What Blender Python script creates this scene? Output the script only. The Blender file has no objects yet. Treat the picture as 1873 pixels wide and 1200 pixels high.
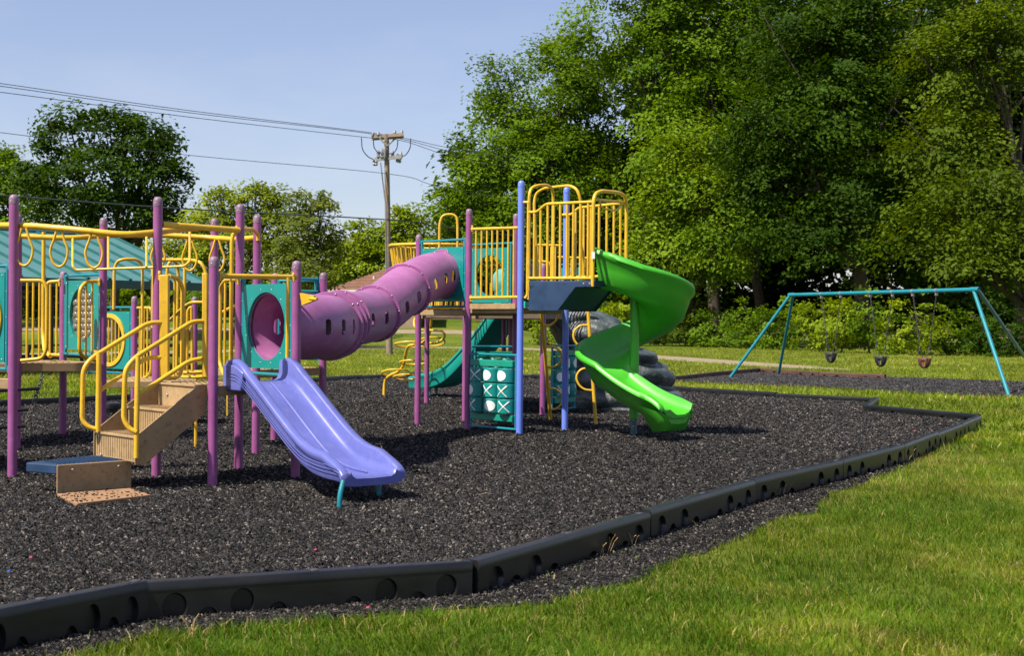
import bpy, math, random
import numpy as np
from mathutils import Vector, Matrix, Euler

random.seed(7)
RNG = np.random.default_rng(11)
SC = bpy.context.scene
COL = SC.collection

# ------------------------------------------------------------------ camera
FPX = 2600.0                       # focal length in photo pixels (a 50 mm lens on a 36 mm sensor)
CAMH = 1.5
cam_data = bpy.data.cameras.new('camera')
cam_data.sensor_width = 36.0
cam_data.lens = FPX / 1873.0 * 36.0
cam_data.clip_end = 4000
cam_data.dof.use_dof = True
cam_data.dof.focus_distance = 15.0
cam_data.dof.aperture_fstop = 5.2
CAM = bpy.data.objects.new('camera', cam_data)
COL.objects.link(CAM)
CM = (Matrix.Rotation(math.radians(90 - 0.22), 4, 'X') @ Matrix.Rotation(math.radians(0.45), 4, 'Z'))
CAM.matrix_world = Matrix.Translation((0, 0, CAMH)) @ CM
SC.camera = CAM

# ------------------------------------------------------------------ sky and sun
SUN_EL = math.radians(53)
SUN_H = Vector((-0.79, -0.61, 0)).normalized()          # horizontal direction towards the sun
world = bpy.data.worlds.new('World'); SC.world = world; world.use_nodes = True
nt = world.node_tree; nt.nodes.clear()
sky = nt.nodes.new('ShaderNodeTexSky'); sky.sky_type = 'NISHITA'; sky.sun_disc = False
sky.sun_elevation = SUN_EL
sky.sun_rotation = math.atan2(SUN_H.x, SUN_H.y)
sky.air_density = 1.0; sky.dust_density = 1.0; sky.ozone_density = 3.0; sky.altitude = 200
bg = nt.nodes.new('ShaderNodeBackground'); bg.inputs['Strength'].default_value = 0.09
wout = nt.nodes.new('ShaderNodeOutputWorld')
tn_ = nt.nodes.new('ShaderNodeMix'); tn_.data_type = 'RGBA'; tn_.blend_type = 'MULTIPLY'; tn_.inputs['Factor'].default_value = 1.0
tn_.inputs['B'].default_value = (1.07, 0.945, 0.985, 1)            # hazy summer air, a touch violet
nt.links.new(sky.outputs[0], tn_.inputs['A'])
wc = nt.nodes.new('ShaderNodeTexCoord'); wm = nt.nodes.new('ShaderNodeMapping'); wm.inputs['Scale'].default_value = (1.0, 1.0, 3.2); wm.inputs['Rotation'].default_value = (.25, .1, .4)
wn = nt.nodes.new('ShaderNodeTexNoise'); wn.inputs['Scale'].default_value = 3.4; wn.inputs['Detail'].default_value = 7.0; wn.inputs['Roughness'].default_value = .58
wr = nt.nodes.new('ShaderNodeMapRange'); wr.inputs['From Min'].default_value = .46; wr.inputs['From Max'].default_value = .78; wr.inputs['To Min'].default_value = .10; wr.inputs['To Max'].default_value = .32
cm_ = nt.nodes.new('ShaderNodeMix'); cm_.data_type = 'RGBA'; cm_.inputs['B'].default_value = (5.6, 5.6, 6.2, 1)          # thin high cloud
nt.links.new(wc.outputs['Generated'], wm.inputs['Vector']); nt.links.new(wm.outputs[0], wn.inputs['Vector']); nt.links.new(wn.outputs['Fac'], wr.inputs['Value'])
nt.links.new(wr.outputs[0], cm_.inputs['Factor']); nt.links.new(tn_.outputs['Result'], cm_.inputs['A']); nt.links.new(cm_.outputs['Result'], bg.inputs['Color']); nt.links.new(bg.outputs[0], wout.inputs['Surface'])

sun_data = bpy.data.lights.new('sun', 'SUN'); sun_data.energy = 5.0; sun_data.angle = math.radians(0.55)
sun_data.color = (1.0, 0.92, 0.77)
SUN = bpy.data.objects.new('sun', sun_data); COL.objects.link(SUN)
ldir = -(SUN_H * math.cos(SUN_EL) + Vector((0, 0, math.sin(SUN_EL))))
SUN.rotation_euler = ldir.to_track_quat('-Z', 'Y').to_euler()
SUN.location = (-20, -10, 30)

SC.view_settings.view_transform = 'Standard'; SC.view_settings.look = 'None'
SC.view_settings.exposure = 0.75; SC.view_settings.gamma = 1.0
SC.view_settings.use_curve_mapping = False

# ------------------------------------------------------------------ helpers
M3 = CM.to_3x3()
def P(px, py, d):
    """world point at depth y = d on the sight line of photo pixel px, py"""
    v = M3 @ Vector(((px - 936.5) / FPX, (600 - py) / FPX, -1))
    return Vector((0, 0, CAMH)) + v * (d / v.y)
def G(px, py, z=0.0):
    v = M3 @ Vector(((px - 936.5) / FPX, (600 - py) / FPX, -1))
    return Vector((0, 0, CAMH)) + v * ((z - CAMH) / v.z)
def at(px, d, z):
    """world point at depth d and height z under photo column px (at the horizon)"""
    p = P(px, 590, d); return Vector((p.x, d, z))
def V(*a): return Vector(a)

def lin(h):
    h = h.lstrip('#'); c = [int(h[i:i+2], 16) / 255 for i in (0, 2, 4)]
    return tuple((x / 12.92 if x <= .04045 else ((x + .055) / 1.055) ** 2.4) for x in c) + (1,)

def gz(x, y):
    """height of the lawn"""
    return float(gz_np(np.array(float(x)), np.array(float(y))))
def gz_np(x, y):
    t = np.clip((y - 17) / 14, 0, 1); t = t * t * (3 - 2 * t)
    r = np.clip((y - 86) / 29, 0, 1); r = r * r * (3 - 2 * r)
    s = np.clip((8 - x) / 12, 0, 1); s = s * s * (3 - 2 * s)
    return -0.13 + 0.11 * t + 1.75 * r * s
def mz_np(x, y):
    """height of the mulch: a low heap under the rear decks on the left"""
    return .14 * np.exp(-((x + 4.4) / 2.3) ** 2 - ((y - 17.9) / 1.7) ** 2)

def fillet(pts, rad=0.05, k=5, closed=False):
    pts = [Vector(p) for p in pts]; out = []
    n = len(pts)
    for i, p in enumerate(pts):
        if not closed and i in (0, n - 1): out.append(p); continue
        a = pts[i - 1]; b = pts[(i + 1) % n]
        da = a - p; db = b - p
        if da.length < 1e-6 or db.length < 1e-6: out.append(p); continue
        r = min(rad, da.length * .48, db.length * .48)
        s = p + da.normalized() * r; e = p + db.normalized() * r
        for j in range(k + 1):
            t = j / k
            out.append(s * (1 - t) ** 2 + p * 2 * t * (1 - t) + e * t * t)
    return out

def crom(pts, k=6, closed=False):
    """Catmull-Rom through the points"""
    pts = [Vector(p) for p in pts]; out = []; n = len(pts)
    rng = range(n) if closed else range(n - 1)
    for i in rng:
        p1 = pts[i]; p2 = pts[(i + 1) % n]
        p0 = pts[i - 1] if (closed or i > 0) else p1 * 2 - p2
        p3 = pts[(i + 2) % n] if (closed or i + 2 < n) else p2 * 2 - p1
        for j in range(k):
            t = j / k
            out.append(.5 * ((2 * p1) + (p2 - p0) * t + (2 * p0 - 5 * p1 + 4 * p2 - p3) * t * t + (3 * p1 - p0 - 3 * p2 + p3) * t ** 3))
    if not closed: out.append(pts[-1])
    return out

class MB:
    def __init__(s): s.v = []; s.f = []; s.m = []
    def add(s, vs, fs, mi=0):
        o = len(s.v); s.v += [tuple(v) for v in vs]
        s.f += [tuple(i + o for i in f) for f in fs]; s.m += [mi] * len(fs)
        return s
    def frames(s, pts, closed=False):
        n = len(pts); T = []
        for i in range(n):
            if closed: t = pts[(i + 1) % n] - pts[i - 1]
            else: t = pts[min(i + 1, n - 1)] - pts[max(i - 1, 0)]
            T.append(t.normalized() if t.length > 1e-9 else Vector((0, 0, 1)))
        up = Vector((0, 0, 1))
        if abs(T[0].dot(up)) > .95: up = Vector((1, 0, 0))
        N = (up - T[0] * up.dot(T[0])).normalized(); out = []
        for i in range(n):
            N = (N - T[i] * N.dot(T[i]))
            N = N.normalized() if N.length > 1e-9 else T[i].orthogonal().normalized()
            out.append((T[i], N, T[i].cross(N)))
        return out
    def tube(s, pts, r, n=10, cap=True, closed=False, mi=0):
        pts = [Vector(p) for p in pts]; fr = s.frames(pts, closed); vs = []; fs = []
        for i, p in enumerate(pts):
            rr = r[i] if isinstance(r, (list, tuple)) else r
            for j in range(n):
                a = 2 * math.pi * j / n
                vs.append(p + fr[i][1] * (rr * math.cos(a)) + fr[i][2] * (rr * math.sin(a)))
        L = len(pts)
        for i in range(L if closed else L - 1):
            i2 = (i + 1) % L
            for j in range(n):
                fs.append((i * n + j, i * n + (j + 1) % n, i2 * n + (j + 1) % n, i2 * n + j))
        if cap and not closed:
            fs.append(tuple(range(n - 1, -1, -1))); fs.append(tuple((L - 1) * n + j for j in range(n)))
        return s.add(vs, fs, mi)
    def lathe(s, c, axis, prof, n=16, mi=0, cap=False):
        c = Vector(c); A = Vector(axis).normalized(); U = A.orthogonal().normalized(); W = A.cross(U)
        vs = []; fs = []
        for (r, h) in prof:
            for j in range(n):
                a = 2 * math.pi * j / n
                vs.append(c + A * h + U * (r * math.cos(a)) + W * (r * math.sin(a)))
        for i in range(len(prof) - 1):
            for j in range(n):
                fs.append((i * n + j, i * n + (j + 1) % n, (i + 1) * n + (j + 1) % n, (i + 1) * n + j))
        if cap:
            fs.append(tuple(range(n - 1, -1, -1))); fs.append(tuple((len(prof) - 1) * n + j for j in range(n)))
        return s.add(vs, fs, mi)
    def box(s, c, hx, hy, hz, mi=0):
        """centre and three half-edge vectors"""
        c = Vector(c); hx, hy, hz = Vector(hx), Vector(hy), Vector(hz)
        vs = [c + hx * a + hy * b + hz * d for d in (-1, 1) for b in (-1, 1) for a in (-1, 1)]
        fs = [(0, 2, 3, 1), (4, 5, 7, 6), (0, 1, 5, 4), (2, 6, 7, 3), (0, 4, 6, 2), (1, 3, 7, 5)]
        if hx.cross(hy).dot(hz) < 0: fs = [f[::-1] for f in fs]
        return s.add(vs, fs, mi)
    def abox(s, x0, x1, y0, y1, z0, z1, mi=0):
        return s.box(((x0 + x1) / 2, (y0 + y1) / 2, (z0 + z1) / 2), ((x1 - x0) / 2, 0, 0), (0, (y1 - y0) / 2, 0), (0, 0, (z1 - z0) / 2), mi)
    def prism(s, poly, ext, mi=0):
        """polygon swept by a vector"""
        n = len(poly); ext = Vector(ext); a = [Vector(p) for p in poly]; b = [p + ext for p in a]
        nrm = Vector((0, 0, 0))
        for i in range(n): nrm += a[i].cross(a[(i + 1) % n])
        flip = nrm.dot(ext) > 0
        fs = [tuple(range(n)), tuple(range(2 * n - 1, n - 1, -1))] + [((i + 1) % n, i, n + i, n + (i + 1) % n) for i in range(n)]
        if flip: fs = [f[::-1] for f in fs]
        return s.add(a + b, fs, mi)
    def holeplate(s, c, U, W, hw, hh, rx, ry, th, n=40, mi=0):
        """plate with an oval hole; U, W unit vectors in the plate, th = thickness vector (centred)"""
        c = Vector(c); th = Vector(th); vs = []; fs = []
        def rect(a):
            ca, sa = math.cos(a), math.sin(a); k = min(hw / max(abs(ca), 1e-6), hh / max(abs(sa), 1e-6)); return ca * k, sa * k
        angs = sorted(set([round(2 * math.pi * j / n, 6) for j in range(n)] + [round(math.atan2(sy * hh, sx * hw) % (2 * math.pi), 6) for sx in (1, -1) for sy in (1, -1)]))
        n = len(angs)
        for sd in (-.5, .5):
            for a in angs: x, y = rect(a); vs.append(c + U * x + W * y + th * sd)
            for a in angs: vs.append(c + U * (rx * math.cos(a)) + W * (ry * math.sin(a)) + th * sd)
        for j in range(n):
            k = (j + 1) % n
            fs += [(j, n + j, n + k, k), (2 * n + j, 2 * n + k, 3 * n + k, 3 * n + j), (j, k, 2 * n + k, 2 * n + j), (n + j, 3 * n + j, 3 * n + k, n + k)]
        return s.add(vs, fs, mi)
    def dot(s, c, nrm, r, mi=0):
        return s.lathe(c, nrm, [(r, -.3 * r), (r * .95, r * .25), (r * .6, r * .6), (0.001, r * .75)], 8, mi)
    def mesh(s, name, smooth=40):
        me = bpy.data.meshes.new(name); me.from_pydata(s.v, [], s.f)
        me.polygons.foreach_set('material_index', s.m)
        if smooth:
            me.shade_smooth(); me.set_sharp_from_angle(angle=math.radians(smooth))
        me.update(); return me
    def build(s, name, mats, parent=None, smooth=40, bevel=0, **kw):
        return link(name, s.mesh(name, smooth), mats, parent, bevel, **kw)

def link(name, me, mats, parent=None, bevel=0, label=None, cat=None, group=None, kind=None):
    o = bpy.data.objects.new(name, me); COL.objects.link(o)
    if mats is not None:
        if not isinstance(mats, (list, tuple)): mats = [mats]
        if len(me.materials) == 0:
            for m in mats: me.materials.append(m)
    if parent: setparent(o, parent)
    if bevel:
        b = o.modifiers.new('Bevel', 'BEVEL'); b.width = bevel; b.segments = 2; b.limit_method = 'ANGLE'; b.angle_limit = math.radians(50)
        b.harden_normals = False
    tag(o, label, cat, group, kind); return o
def setparent(o, parent):
    o.parent = parent
    o.matrix_parent_inverse = parent.matrix_world.inverted() if parent.type == 'EMPTY' else Matrix.Identity(4)
    if parent.type != 'EMPTY' and parent.get('_moved'): pass
def tag(o, label=None, cat=None, group=None, kind=None):
    if label: o['label'] = label
    if cat: o['category'] = cat
    if group: o['group'] = group
    if kind: o['kind'] = kind
def thing(name, loc, label, cat, group=None):
    o = bpy.data.objects.new(name, None); COL.objects.link(o); o.location = loc; o.empty_display_size = .2
    o.matrix_world = Matrix.Translation(loc)
    tag(o, label, cat, group); return o

# ------------------------------------------------------------------ materials
MATS = {}
def newmat(name):
    m = bpy.data.materials.new(name); m.use_nodes = True; MATS[name] = m
    return m, m.node_tree.nodes, m.node_tree.links, m.node_tree.nodes['Principled BSDF']
def N(nodes, t, **kw):
    n = nodes.new(t)
    for k, v in kw.items():
        if k in n.inputs: n.inputs[k].default_value = v
        else: setattr(n, k, v)
    return n
def ramp(nodes, stops):
    r = nodes.new('ShaderNodeValToRGB'); e = r.color_ramp.elements
    while len(e) < len(stops): e.new(.5)
    for i, (p, c) in enumerate(stops): e[i].position = p; e[i].color = c
    return r
def painted(name, col, rough=.4, var=.12, dirt=None, dirt_amt=.35, scale=3.0, bump=.02, spec=.5, coat=0):
    """paint or moulded plastic: slow fading, a little dirt, fine relief"""
    m, n, l, b = newmat(name)
    tc = N(n, 'ShaderNodeTexCoord')
    no = N(n, 'ShaderNodeTexNoise', Scale=scale, Detail=6.0, Roughness=.6); l.new(tc.outputs['Object'], no.inputs['Vector'])
    c = Vector(col[:3])
    lo = tuple(c * (1 - var)) + (1,); hi = tuple(Vector([min(1, x * (1 + var) + var * .04) for x in c])) + (1,)
    r = ramp(n, [(.3, lo), (.7, hi)]); l.new(no.outputs['Fac'], r.inputs['Fac'])
    out = r.outputs[0]
    if dirt:
        n2 = N(n, 'ShaderNodeTexNoise', Scale=scale * 4.3, Detail=8.0, Roughness=.7); l.new(tc.outputs['Object'], n2.inputs['Vector'])
        r2 = ramp(n, [(.52, (0, 0, 0, 1)), (.72, (dirt_amt,) * 3 + (1,))]); l.new(n2.outputs['Fac'], r2.inputs['Fac'])
        mx = N(n, 'ShaderNodeMix', data_type='RGBA'); l.new(r2.outputs[0], mx.inputs['Factor']); l.new(out, mx.inputs['A']); mx.inputs['B'].default_value = dirt
        out = mx.outputs['Result']
    l.new(out, b.inputs['Base Color'])
    rr = N(n, 'ShaderNodeMapRange'); rr.inputs['To Min'].default_value = rough * .8; rr.inputs['To Max'].default_value = min(1, rough * 1.25)
    l.new(no.outputs['Fac'], rr.inputs['Value']); l.new(rr.outputs[0], b.inputs['Roughness'])
    b.inputs['Specular IOR Level'].default_value = spec
    if coat: b.inputs['Coat Weight'].default_value = coat; b.inputs['Coat Roughness'].default_value = .15
    if bump:
        n3 = N(n, 'ShaderNodeTexNoise', Scale=160.0, Detail=2.0); l.new(tc.outputs['Object'], n3.inputs['Vector'])
        bp = N(n, 'ShaderNodeBump', Strength=bump * 4, Distance=.002); l.new(n3.outputs['Fac'], bp.inputs['Height']); l.new(bp.outputs[0], b.inputs['Normal'])
    return m

DIRT = (.09, .06, .035, 1)
m_purple = painted('purple_paint', (.255, .066, .215, 1), .40, .12, (.36, .2, .31, 1), .25)
m_cap = painted('faded_purple_cap', (.20, .115, .18, 1), .5, .12)
m_blue = painted('blue_paint', (.13, .21, .72, 1), .38, .08)
m_yellow = painted('yellow_paint', (.64, .385, .018, 1), .36, .14, (.30, .15, .02, 1), .45, 5)
m_teal = painted('teal_plastic', (.0, .21, .20, 1), .35, .08, (.08, .2, .18, 1), .3)
m_tealpipe = painted('blue_teal_paint', (.005, .19, .24, 1), .38, .10)
m_tunnel = painted('purple_plastic', (.31, .105, .265, 1), .40, .16, (.44, .24, .38, 1), .4, 2)
m_lav = painted('lavender_plastic', (.105, .122, .385, 1), .27, .10, (.22, .20, .44, 1), .35, 2.5)
m_green = painted('green_plastic', (.05, .37, .018, 1), .40, .09, (.075, .33, .04, 1), .4, 2.5)
m_tslide = painted('teal_slide_plastic', (.005, .27, .23, 1), .35, .08)
m_deck = painted('tan_coated_deck', (.33, .222, .108, 1), .7, .18, (.12, .075, .04, 1), .75, 4, .1)
m_deckdark = painted('worn_deck_edge', (.16, .11, .075, 1), .75, .25, (.05, .03, .02, 1), .6, 5, .1)
m_stepblue = painted('navy_coated_steel', (.005, .03, .085, 1), .55, .15, (.03, .045, .08, 1), .25, 6, .1)
m_foot = painted('reddish_tan_plate', (.27, .15, .075, 1), .8, .2, (.08, .05, .03, 1), .7, 8, .1)
m_black = painted('black_plastic', (.0035, .0035, .004, 1), .36, .2, (.022, .020, .018, 1), .3, 5, spec=.55)
m_pin = painted('stake_grey', (.045, .045, .05, 1), .45, .2)
m_steel = painted('bolt_steel', (.45, .45, .46, 1), .35, .05)
MATS['bolt_steel'].node_tree.nodes['Principled BSDF'].inputs['Metallic'].default_value = .8
m_chain = painted('dark_chain_steel', (.05, .045, .04, 1), .5, .2)
m_galv = painted('galvanised_steel', (.3, .29, .28, 1), .45, .15)
MATS['galvanised_steel'].node_tree.nodes['Principled BSDF'].inputs['Metallic'].default_value = .5
m_white = painted('white_print', (.72, .75, .74, 1), .5, .05)
m_gpost = painted('grey_green_post', (.06, .12, .14, 1), .5, .1)
m_bucket = painted('black_rubber', (.02, .02, .022, 1), .6, .2)
m_bucketred = painted('brown_rubber', (.12, .035, .025, 1), .65, .2)
m_brownb = painted('brown_plastic_border', (.07, .032, .022, 1), .7, .2)
m_clear = painted('scratched_clear_dome', (.13, .115, .095, 1), .18, .3, (.25, .22, .18, 1), .4, 9)
m_panelpale = painted('pale_marbled_panel', (.10, .34, .30, 1), .4, .35)
m_wood = painted('weathered_wood', (.20, .15, .105, 1), .85, .3, (.08, .06, .045, 1), .6, 8, .2)
m_wire = painted('wire_black', (.03, .035, .05, 1), .6, .1)
m_ins = painted('insulator_grey', (.2, .2, .22, 1), .4, .1)
m_pave = painted('concrete_path', (.24, .19, .12, 1), .9, .15, (.2, .17, .08, 1), .5, 2, .2)
m_metalroof = painted('teal_metal_roof', (.07, .185, .19, 1), .38, .08)
m_roofrib = painted('teal_roof_rib', (.008, .10, .09, 1), .45, .1)  # darker than the roof sheet: the ribs' shaded sides put into the colour
m_roofedge = painted('dark_teal_fascia', (.008, .05, .055, 1), .4, .1)
m_post = painted('brown_timber', (.055, .035, .025, 1), .8, .2)
m_shingle = painted('brown_shingle', (.20, .10, .065, 1), .9, .2)
m_brick = painted('tan_brick', (.30, .21, .15, 1), .9, .2)
m_glass = painted('dark_window_glass', (.02, .025, .03, 1), .08, .1, bump=0)
m_whitep = painted('white_trim', (.6, .6, .56, 1), .5, .05)

# grey moulded rock
m_rock, n, l, b = newmat('grey_moulded_rock')
tc = N(n, 'ShaderNodeTexCoord'); no = N(n, 'ShaderNodeTexNoise', Scale=2.6, Detail=7.0, Roughness=.65); l.new(tc.outputs['Object'], no.inputs['Vector'])
r = ramp(n, [(.3, (.018, .028, .028, 1)), (.5, (.05, .066, .066, 1)), (.74, (.13, .145, .145, 1))]); l.new(no.outputs['Fac'], r.inputs['Fac']); l.new(r.outputs[0], b.inputs['Base Color'])
b.inputs['Roughness'].default_value = .42
n3 = N(n, 'ShaderNodeTexNoise', Scale=14.0, Detail=4.0); l.new(tc.outputs['Object'], n3.inputs['Vector'])
bp = N(n, 'ShaderNodeBump', Strength=.6, Distance=.05); l.new(n3.outputs['Fac'], bp.inputs['Height']); l.new(bp.outputs[0], b.inputs['Normal'])

# mulch bed (the sheet under the loose chips)
def mulch_mat(name, k=1.0):
    m, n, l, b = newmat(name)
    tc = N(n, 'ShaderNodeTexCoord')
    vo = N(n, 'ShaderNodeTexVoronoi', Scale=38.0); l.new(tc.outputs['Object'], vo.inputs['Vector'])
    r = ramp(n, [(0, (.010 * k, .009 * k, .010 * k, 1)), (.6, (.03 * k, .027 * k, .029 * k, 1)), (.9, (.085 * k, .075 * k, .07 * k, 1)), (1, (.16 * k, .14 * k, .12 * k, 1))])
    l.new(vo.outputs['Color'], r.inputs['Fac']); l.new(r.outputs[0], b.inputs['Base Color'])
    b.inputs['Roughness'].default_value = .85
    n3 = N(n, 'ShaderNodeTexNoise', Scale=60.0, Detail=5.0); l.new(tc.outputs['Object'], n3.inputs['Vector'])
    bp = N(n, 'ShaderNodeBump', Strength=1.0, Distance=.02); l.new(n3.outputs['Fac'], bp.inputs['Height']); l.new(bp.outputs[0], b.inputs['Normal'])
    return m
m_mulch = mulch_mat('rubber_mulch', .8)

def attr_mat(name, rough=.6, trans=0.0, spec=.3, attr='tint'):
    """colour comes from a per-piece attribute; optional light passing through the blade or leaf"""
    m, n, l, b = newmat(name)
    a = N(n, 'ShaderNodeAttribute'); a.attribute_name = attr
    l.new(a.outputs['Color'], b.inputs['Base Color']); b.inputs['Roughness'].default_value = rough
    b.inputs['Specular IOR Level'].default_value = spec
    if trans:
        t = N(n, 'ShaderNodeBsdfTranslucent')
        hs = N(n, 'ShaderNodeHueSaturation', Saturation=1.1, Value=1.5); hs.inputs['Hue'].default_value = .485
        l.new(a.outputs['Color'], hs.inputs['Color']); l.new(hs.outputs[0], t.inputs['Color'])
        mx = N(n, 'ShaderNodeMixShader'); mx.inputs[0].default_value = trans
        l.new(b.outputs[0], mx.inputs[1]); l.new(t.outputs[0], mx.inputs[2])
        l.new(mx.outputs[0], n['Material Output'].inputs['Surface'])
    return m
m_chip = attr_mat('mulch_chip', .7, 0, .15)
m_blade = attr_mat('grass_blade', .65, .38, .12)
m_leaf = attr_mat('leaf', .6, .36, .12)

m_bark, n, l, b = newmat('bark')
tc = N(n, 'ShaderNodeTexCoord'); mp = N(n, 'ShaderNodeMapping'); mp.inputs['Scale'].default_value = (3, 3, .6); l.new(tc.outputs['Object'], mp.inputs['Vector'])
no = N(n, 'ShaderNodeTexNoise', Scale=3.0, Detail=8.0, Roughness=.7); l.new(mp.outputs[0], no.inputs['Vector'])
r = ramp(n, [(.3, (.022, .016, .012, 1)), (.7, (.095, .072, .052, 1))]); l.new(no.outputs['Fac'], r.inputs['Fac']); l.new(r.outputs[0], b.inputs['Base Color'])
b.inputs['Roughness'].default_value = .9
bp = N(n, 'ShaderNodeBump', Strength=.8, Distance=.06); l.new(no.outputs['Fac'], bp.inputs['Height']); l.new(bp.outputs[0], b.inputs['Normal'])

# lawn soil and thatch below the blades, and the whole lawn far away
m_lawn, n, l, b = newmat('lawn')
tc = N(n, 'ShaderNodeTexCoord')
na = N(n, 'ShaderNodeTexNoise', Scale=.16, Detail=5.0, Roughness=.6); l.new(tc.outputs['Object'], na.inputs['Vector'])
nb = N(n, 'ShaderNodeTexNoise', Scale=9.0, Detail=8.0, Roughness=.75); l.new(tc.outputs['Object'], nb.inputs['Vector'])
ra = ramp(n, [(.33, (.095, .16, .014, 1)), (.5, (.15, .205, .022, 1)), (.68, (.245, .235, .05, 1))]); l.new(na.outputs['Fac'], ra.inputs['Fac'])
rb = ramp(n, [(.3, (.35, .35, .35, 1)), (.7, (1, 1, 1, 1))]); l.new(nb.outputs['Fac'], rb.inputs['Fac'])
mx = N(n, 'ShaderNodeMix', data_type='RGBA', blend_type='MULTIPLY'); mx.inputs['Factor'].default_value = 1
l.new(ra.outputs[0], mx.inputs['A']); l.new(rb.outputs[0], mx.inputs['B']); l.new(mx.outputs['Result'], b.inputs['Base Color'])
b.inputs['Roughness'].default_value = .9; b.inputs['Specular IOR Level'].default_value = .1
bp = N(n, 'ShaderNodeBump', Strength=.7, Distance=.05); l.new(nb.outputs['Fac'], bp.inputs['Height']); l.new(bp.outputs[0], b.inputs['Normal'])
# ================================================================== setting
BORDER_PX = [(-140, 1135), (262, 1060), (862, 1021), (1180, 932), (1373, 876), (1535, 840), (1648, 813)]
bpts = [G(x, y, .1) for x, y in BORDER_PX]
crn = G(1790, 759, .1)
a = bpts[-1]
bpts += [a.lerp(crn, 1 / 3) + V(.03, 0, 0), a.lerp(crn, 2 / 3) + V(.03, 0, 0), crn]
bpts += [G(1583, 741, .1), G(1603, 727, .1), G(1420, 718, .1), G(1265, 709, .1)]
a = bpts[-1]; e_ = G(974, 685, .1)
bpts += [a.lerp(e_, t) for t in (.3, .62)] + [e_, G(860, 682, .1), G(755, 681, .1), G(660, 686, .1), G(565, 692, .1)]
a = bpts[-1]; e_ = G(230, 722, .1)
bpts += [a.lerp(e_, t) for t in (.27, .52, .76)] + [e_, G(0, 733, .1)]
bpts += [V(-10.2, 22.0, .1), V(-11.2, 19.6, .1), V(-11.6, 17.0, .1), V(-11.2, 14.5, .1), V(-10.4, 12.2, .1), V(-9.2, 10.2, .1), V(-7.6, 8.4, .1), V(-5.9, 6.9, .1), V(-4.0, 5.7, .1)]
BED = [(p.x, p.y) for p in bpts]

SWING_PX = [(1205, 692), (1300, 684), (1390, 677), (1500, 685), (1700, 692), (1873, 698), (2050, 706), (2050, 742), (1873, 727), (1700, 721), (1500, 709), (1330, 702), (1240, 698)]
SWING_BED = [(G(x, y, -.01).x, G(x, y, -.01).y) for x, y in SWING_PX]
PATH_L = [(-400, 652), (0, 647), (430, 640), (650, 635), (830, 633.5), (1000, 638), (1230, 652), (1400, 664), (1560, 676)]
PATH_R = [(-400, 657), (0, 652), (430, 644.5), (650, 639), (830, 637.5), (1000, 642), (1230, 659), (1400, 671), (1560, 677.5)]

def inpoly(px, py, poly):
    px = np.asarray(px); py = np.asarray(py); c = np.zeros(px.shape, bool); n = len(poly)
    for i in range(n):
        x1, y1 = poly[i]; x2, y2 = poly[(i + 1) % n]
        if y1 == y2: continue
        m = ((y1 > py) != (y2 > py)) & (px < (x2 - x1) * (py - y1) / (y2 - y1) + x1); c ^= m
    return c
def hash_noise(x, y, s, seed=0):
    """smooth value noise, 0..1"""
    x = np.asarray(x) / s + seed * 17.3; y = np.asarray(y) / s + seed * 5.7
    xi = np.floor(x); yi = np.floor(y); fx = x - xi; fy = y - yi
    fx = fx * fx * (3 - 2 * fx); fy = fy * fy * (3 - 2 * fy)
    def h(a, b): v = np.sin(a * 127.1 + b * 311.7 + seed) * 43758.5453; return v - np.floor(v)
    return (h(xi, yi) * (1 - fx) + h(xi + 1, yi) * fx) * (1 - fy) + (h(xi, yi + 1) * (1 - fx) + h(xi + 1, yi + 1) * fx) * fy
def seg_dist(px, py, pts):
    d = np.full(np.asarray(px).shape, 1e9)
    for (x1, y1), (x2, y2) in zip(pts[:-1], pts[1:]):
        dx, dy = x2 - x1, y2 - y1; L = dx * dx + dy * dy
        t = np.clip(((px - x1) * dx + (py - y1) * dy) / L, 0, 1)
        d = np.minimum(d, np.hypot(px - x1 - t * dx, py - y1 - t * dy))
    return d

# ---- ground sheet: fine near the camera, reaching the horizon
xs = np.concatenate([[-1800, -700, -300, -140, -80, -60], np.arange(-50, 35, 2.0), [50, 80, 140, 300, 700, 1800]])
ys = np.concatenate([[-300, -60, -20, -6], np.arange(0, 60, 1.5), np.arange(61, 124, 3.5), [140, 200, 300, 500, 900, 2500]])
X, Y = np.meshgrid(xs, ys); Z = gz_np(X, Y)
vv = np.stack([X.ravel(), Y.ravel(), Z.ravel()], 1); nx = len(xs)
ff = [(j * nx + i, j * nx + i + 1, (j + 1) * nx + i + 1, (j + 1) * nx + i) for j in range(len(ys) - 1) for i in range(nx - 1)]
me = bpy.data.meshes.new('ground'); me.from_pydata(vv.tolist(), [], ff); me.shade_smooth()
link('ground', me, m_lawn, kind='structure')

# ---- the mulch bed, gently uneven
def sheet(name, poly, z, mat, step=None, **kw):
    """flat polygon (triangulated by Blender)"""
    import bmesh
    bm = bmesh.new(); vs = [bm.verts.new((x, y, z(x, y) if callable(z) else z)) for x, y in poly]
    f = bm.faces.new(vs); bmesh.ops.triangulate(bm, faces=[f])
    me = bpy.data.meshes.new(name); bm.to_mesh(me); bm.free()
    for p in me.polygons:
        if p.normal.z < 0: p.flip()
    return link(name, me, mat, **kw)
MULCH_Z = 0.0
sheet('mulch_bed', BED, MULCH_Z, m_mulch, kind='structure')
sheet('swing_mulch_bed', SWING_BED, -.008, m_mulch, kind='structure')
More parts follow.
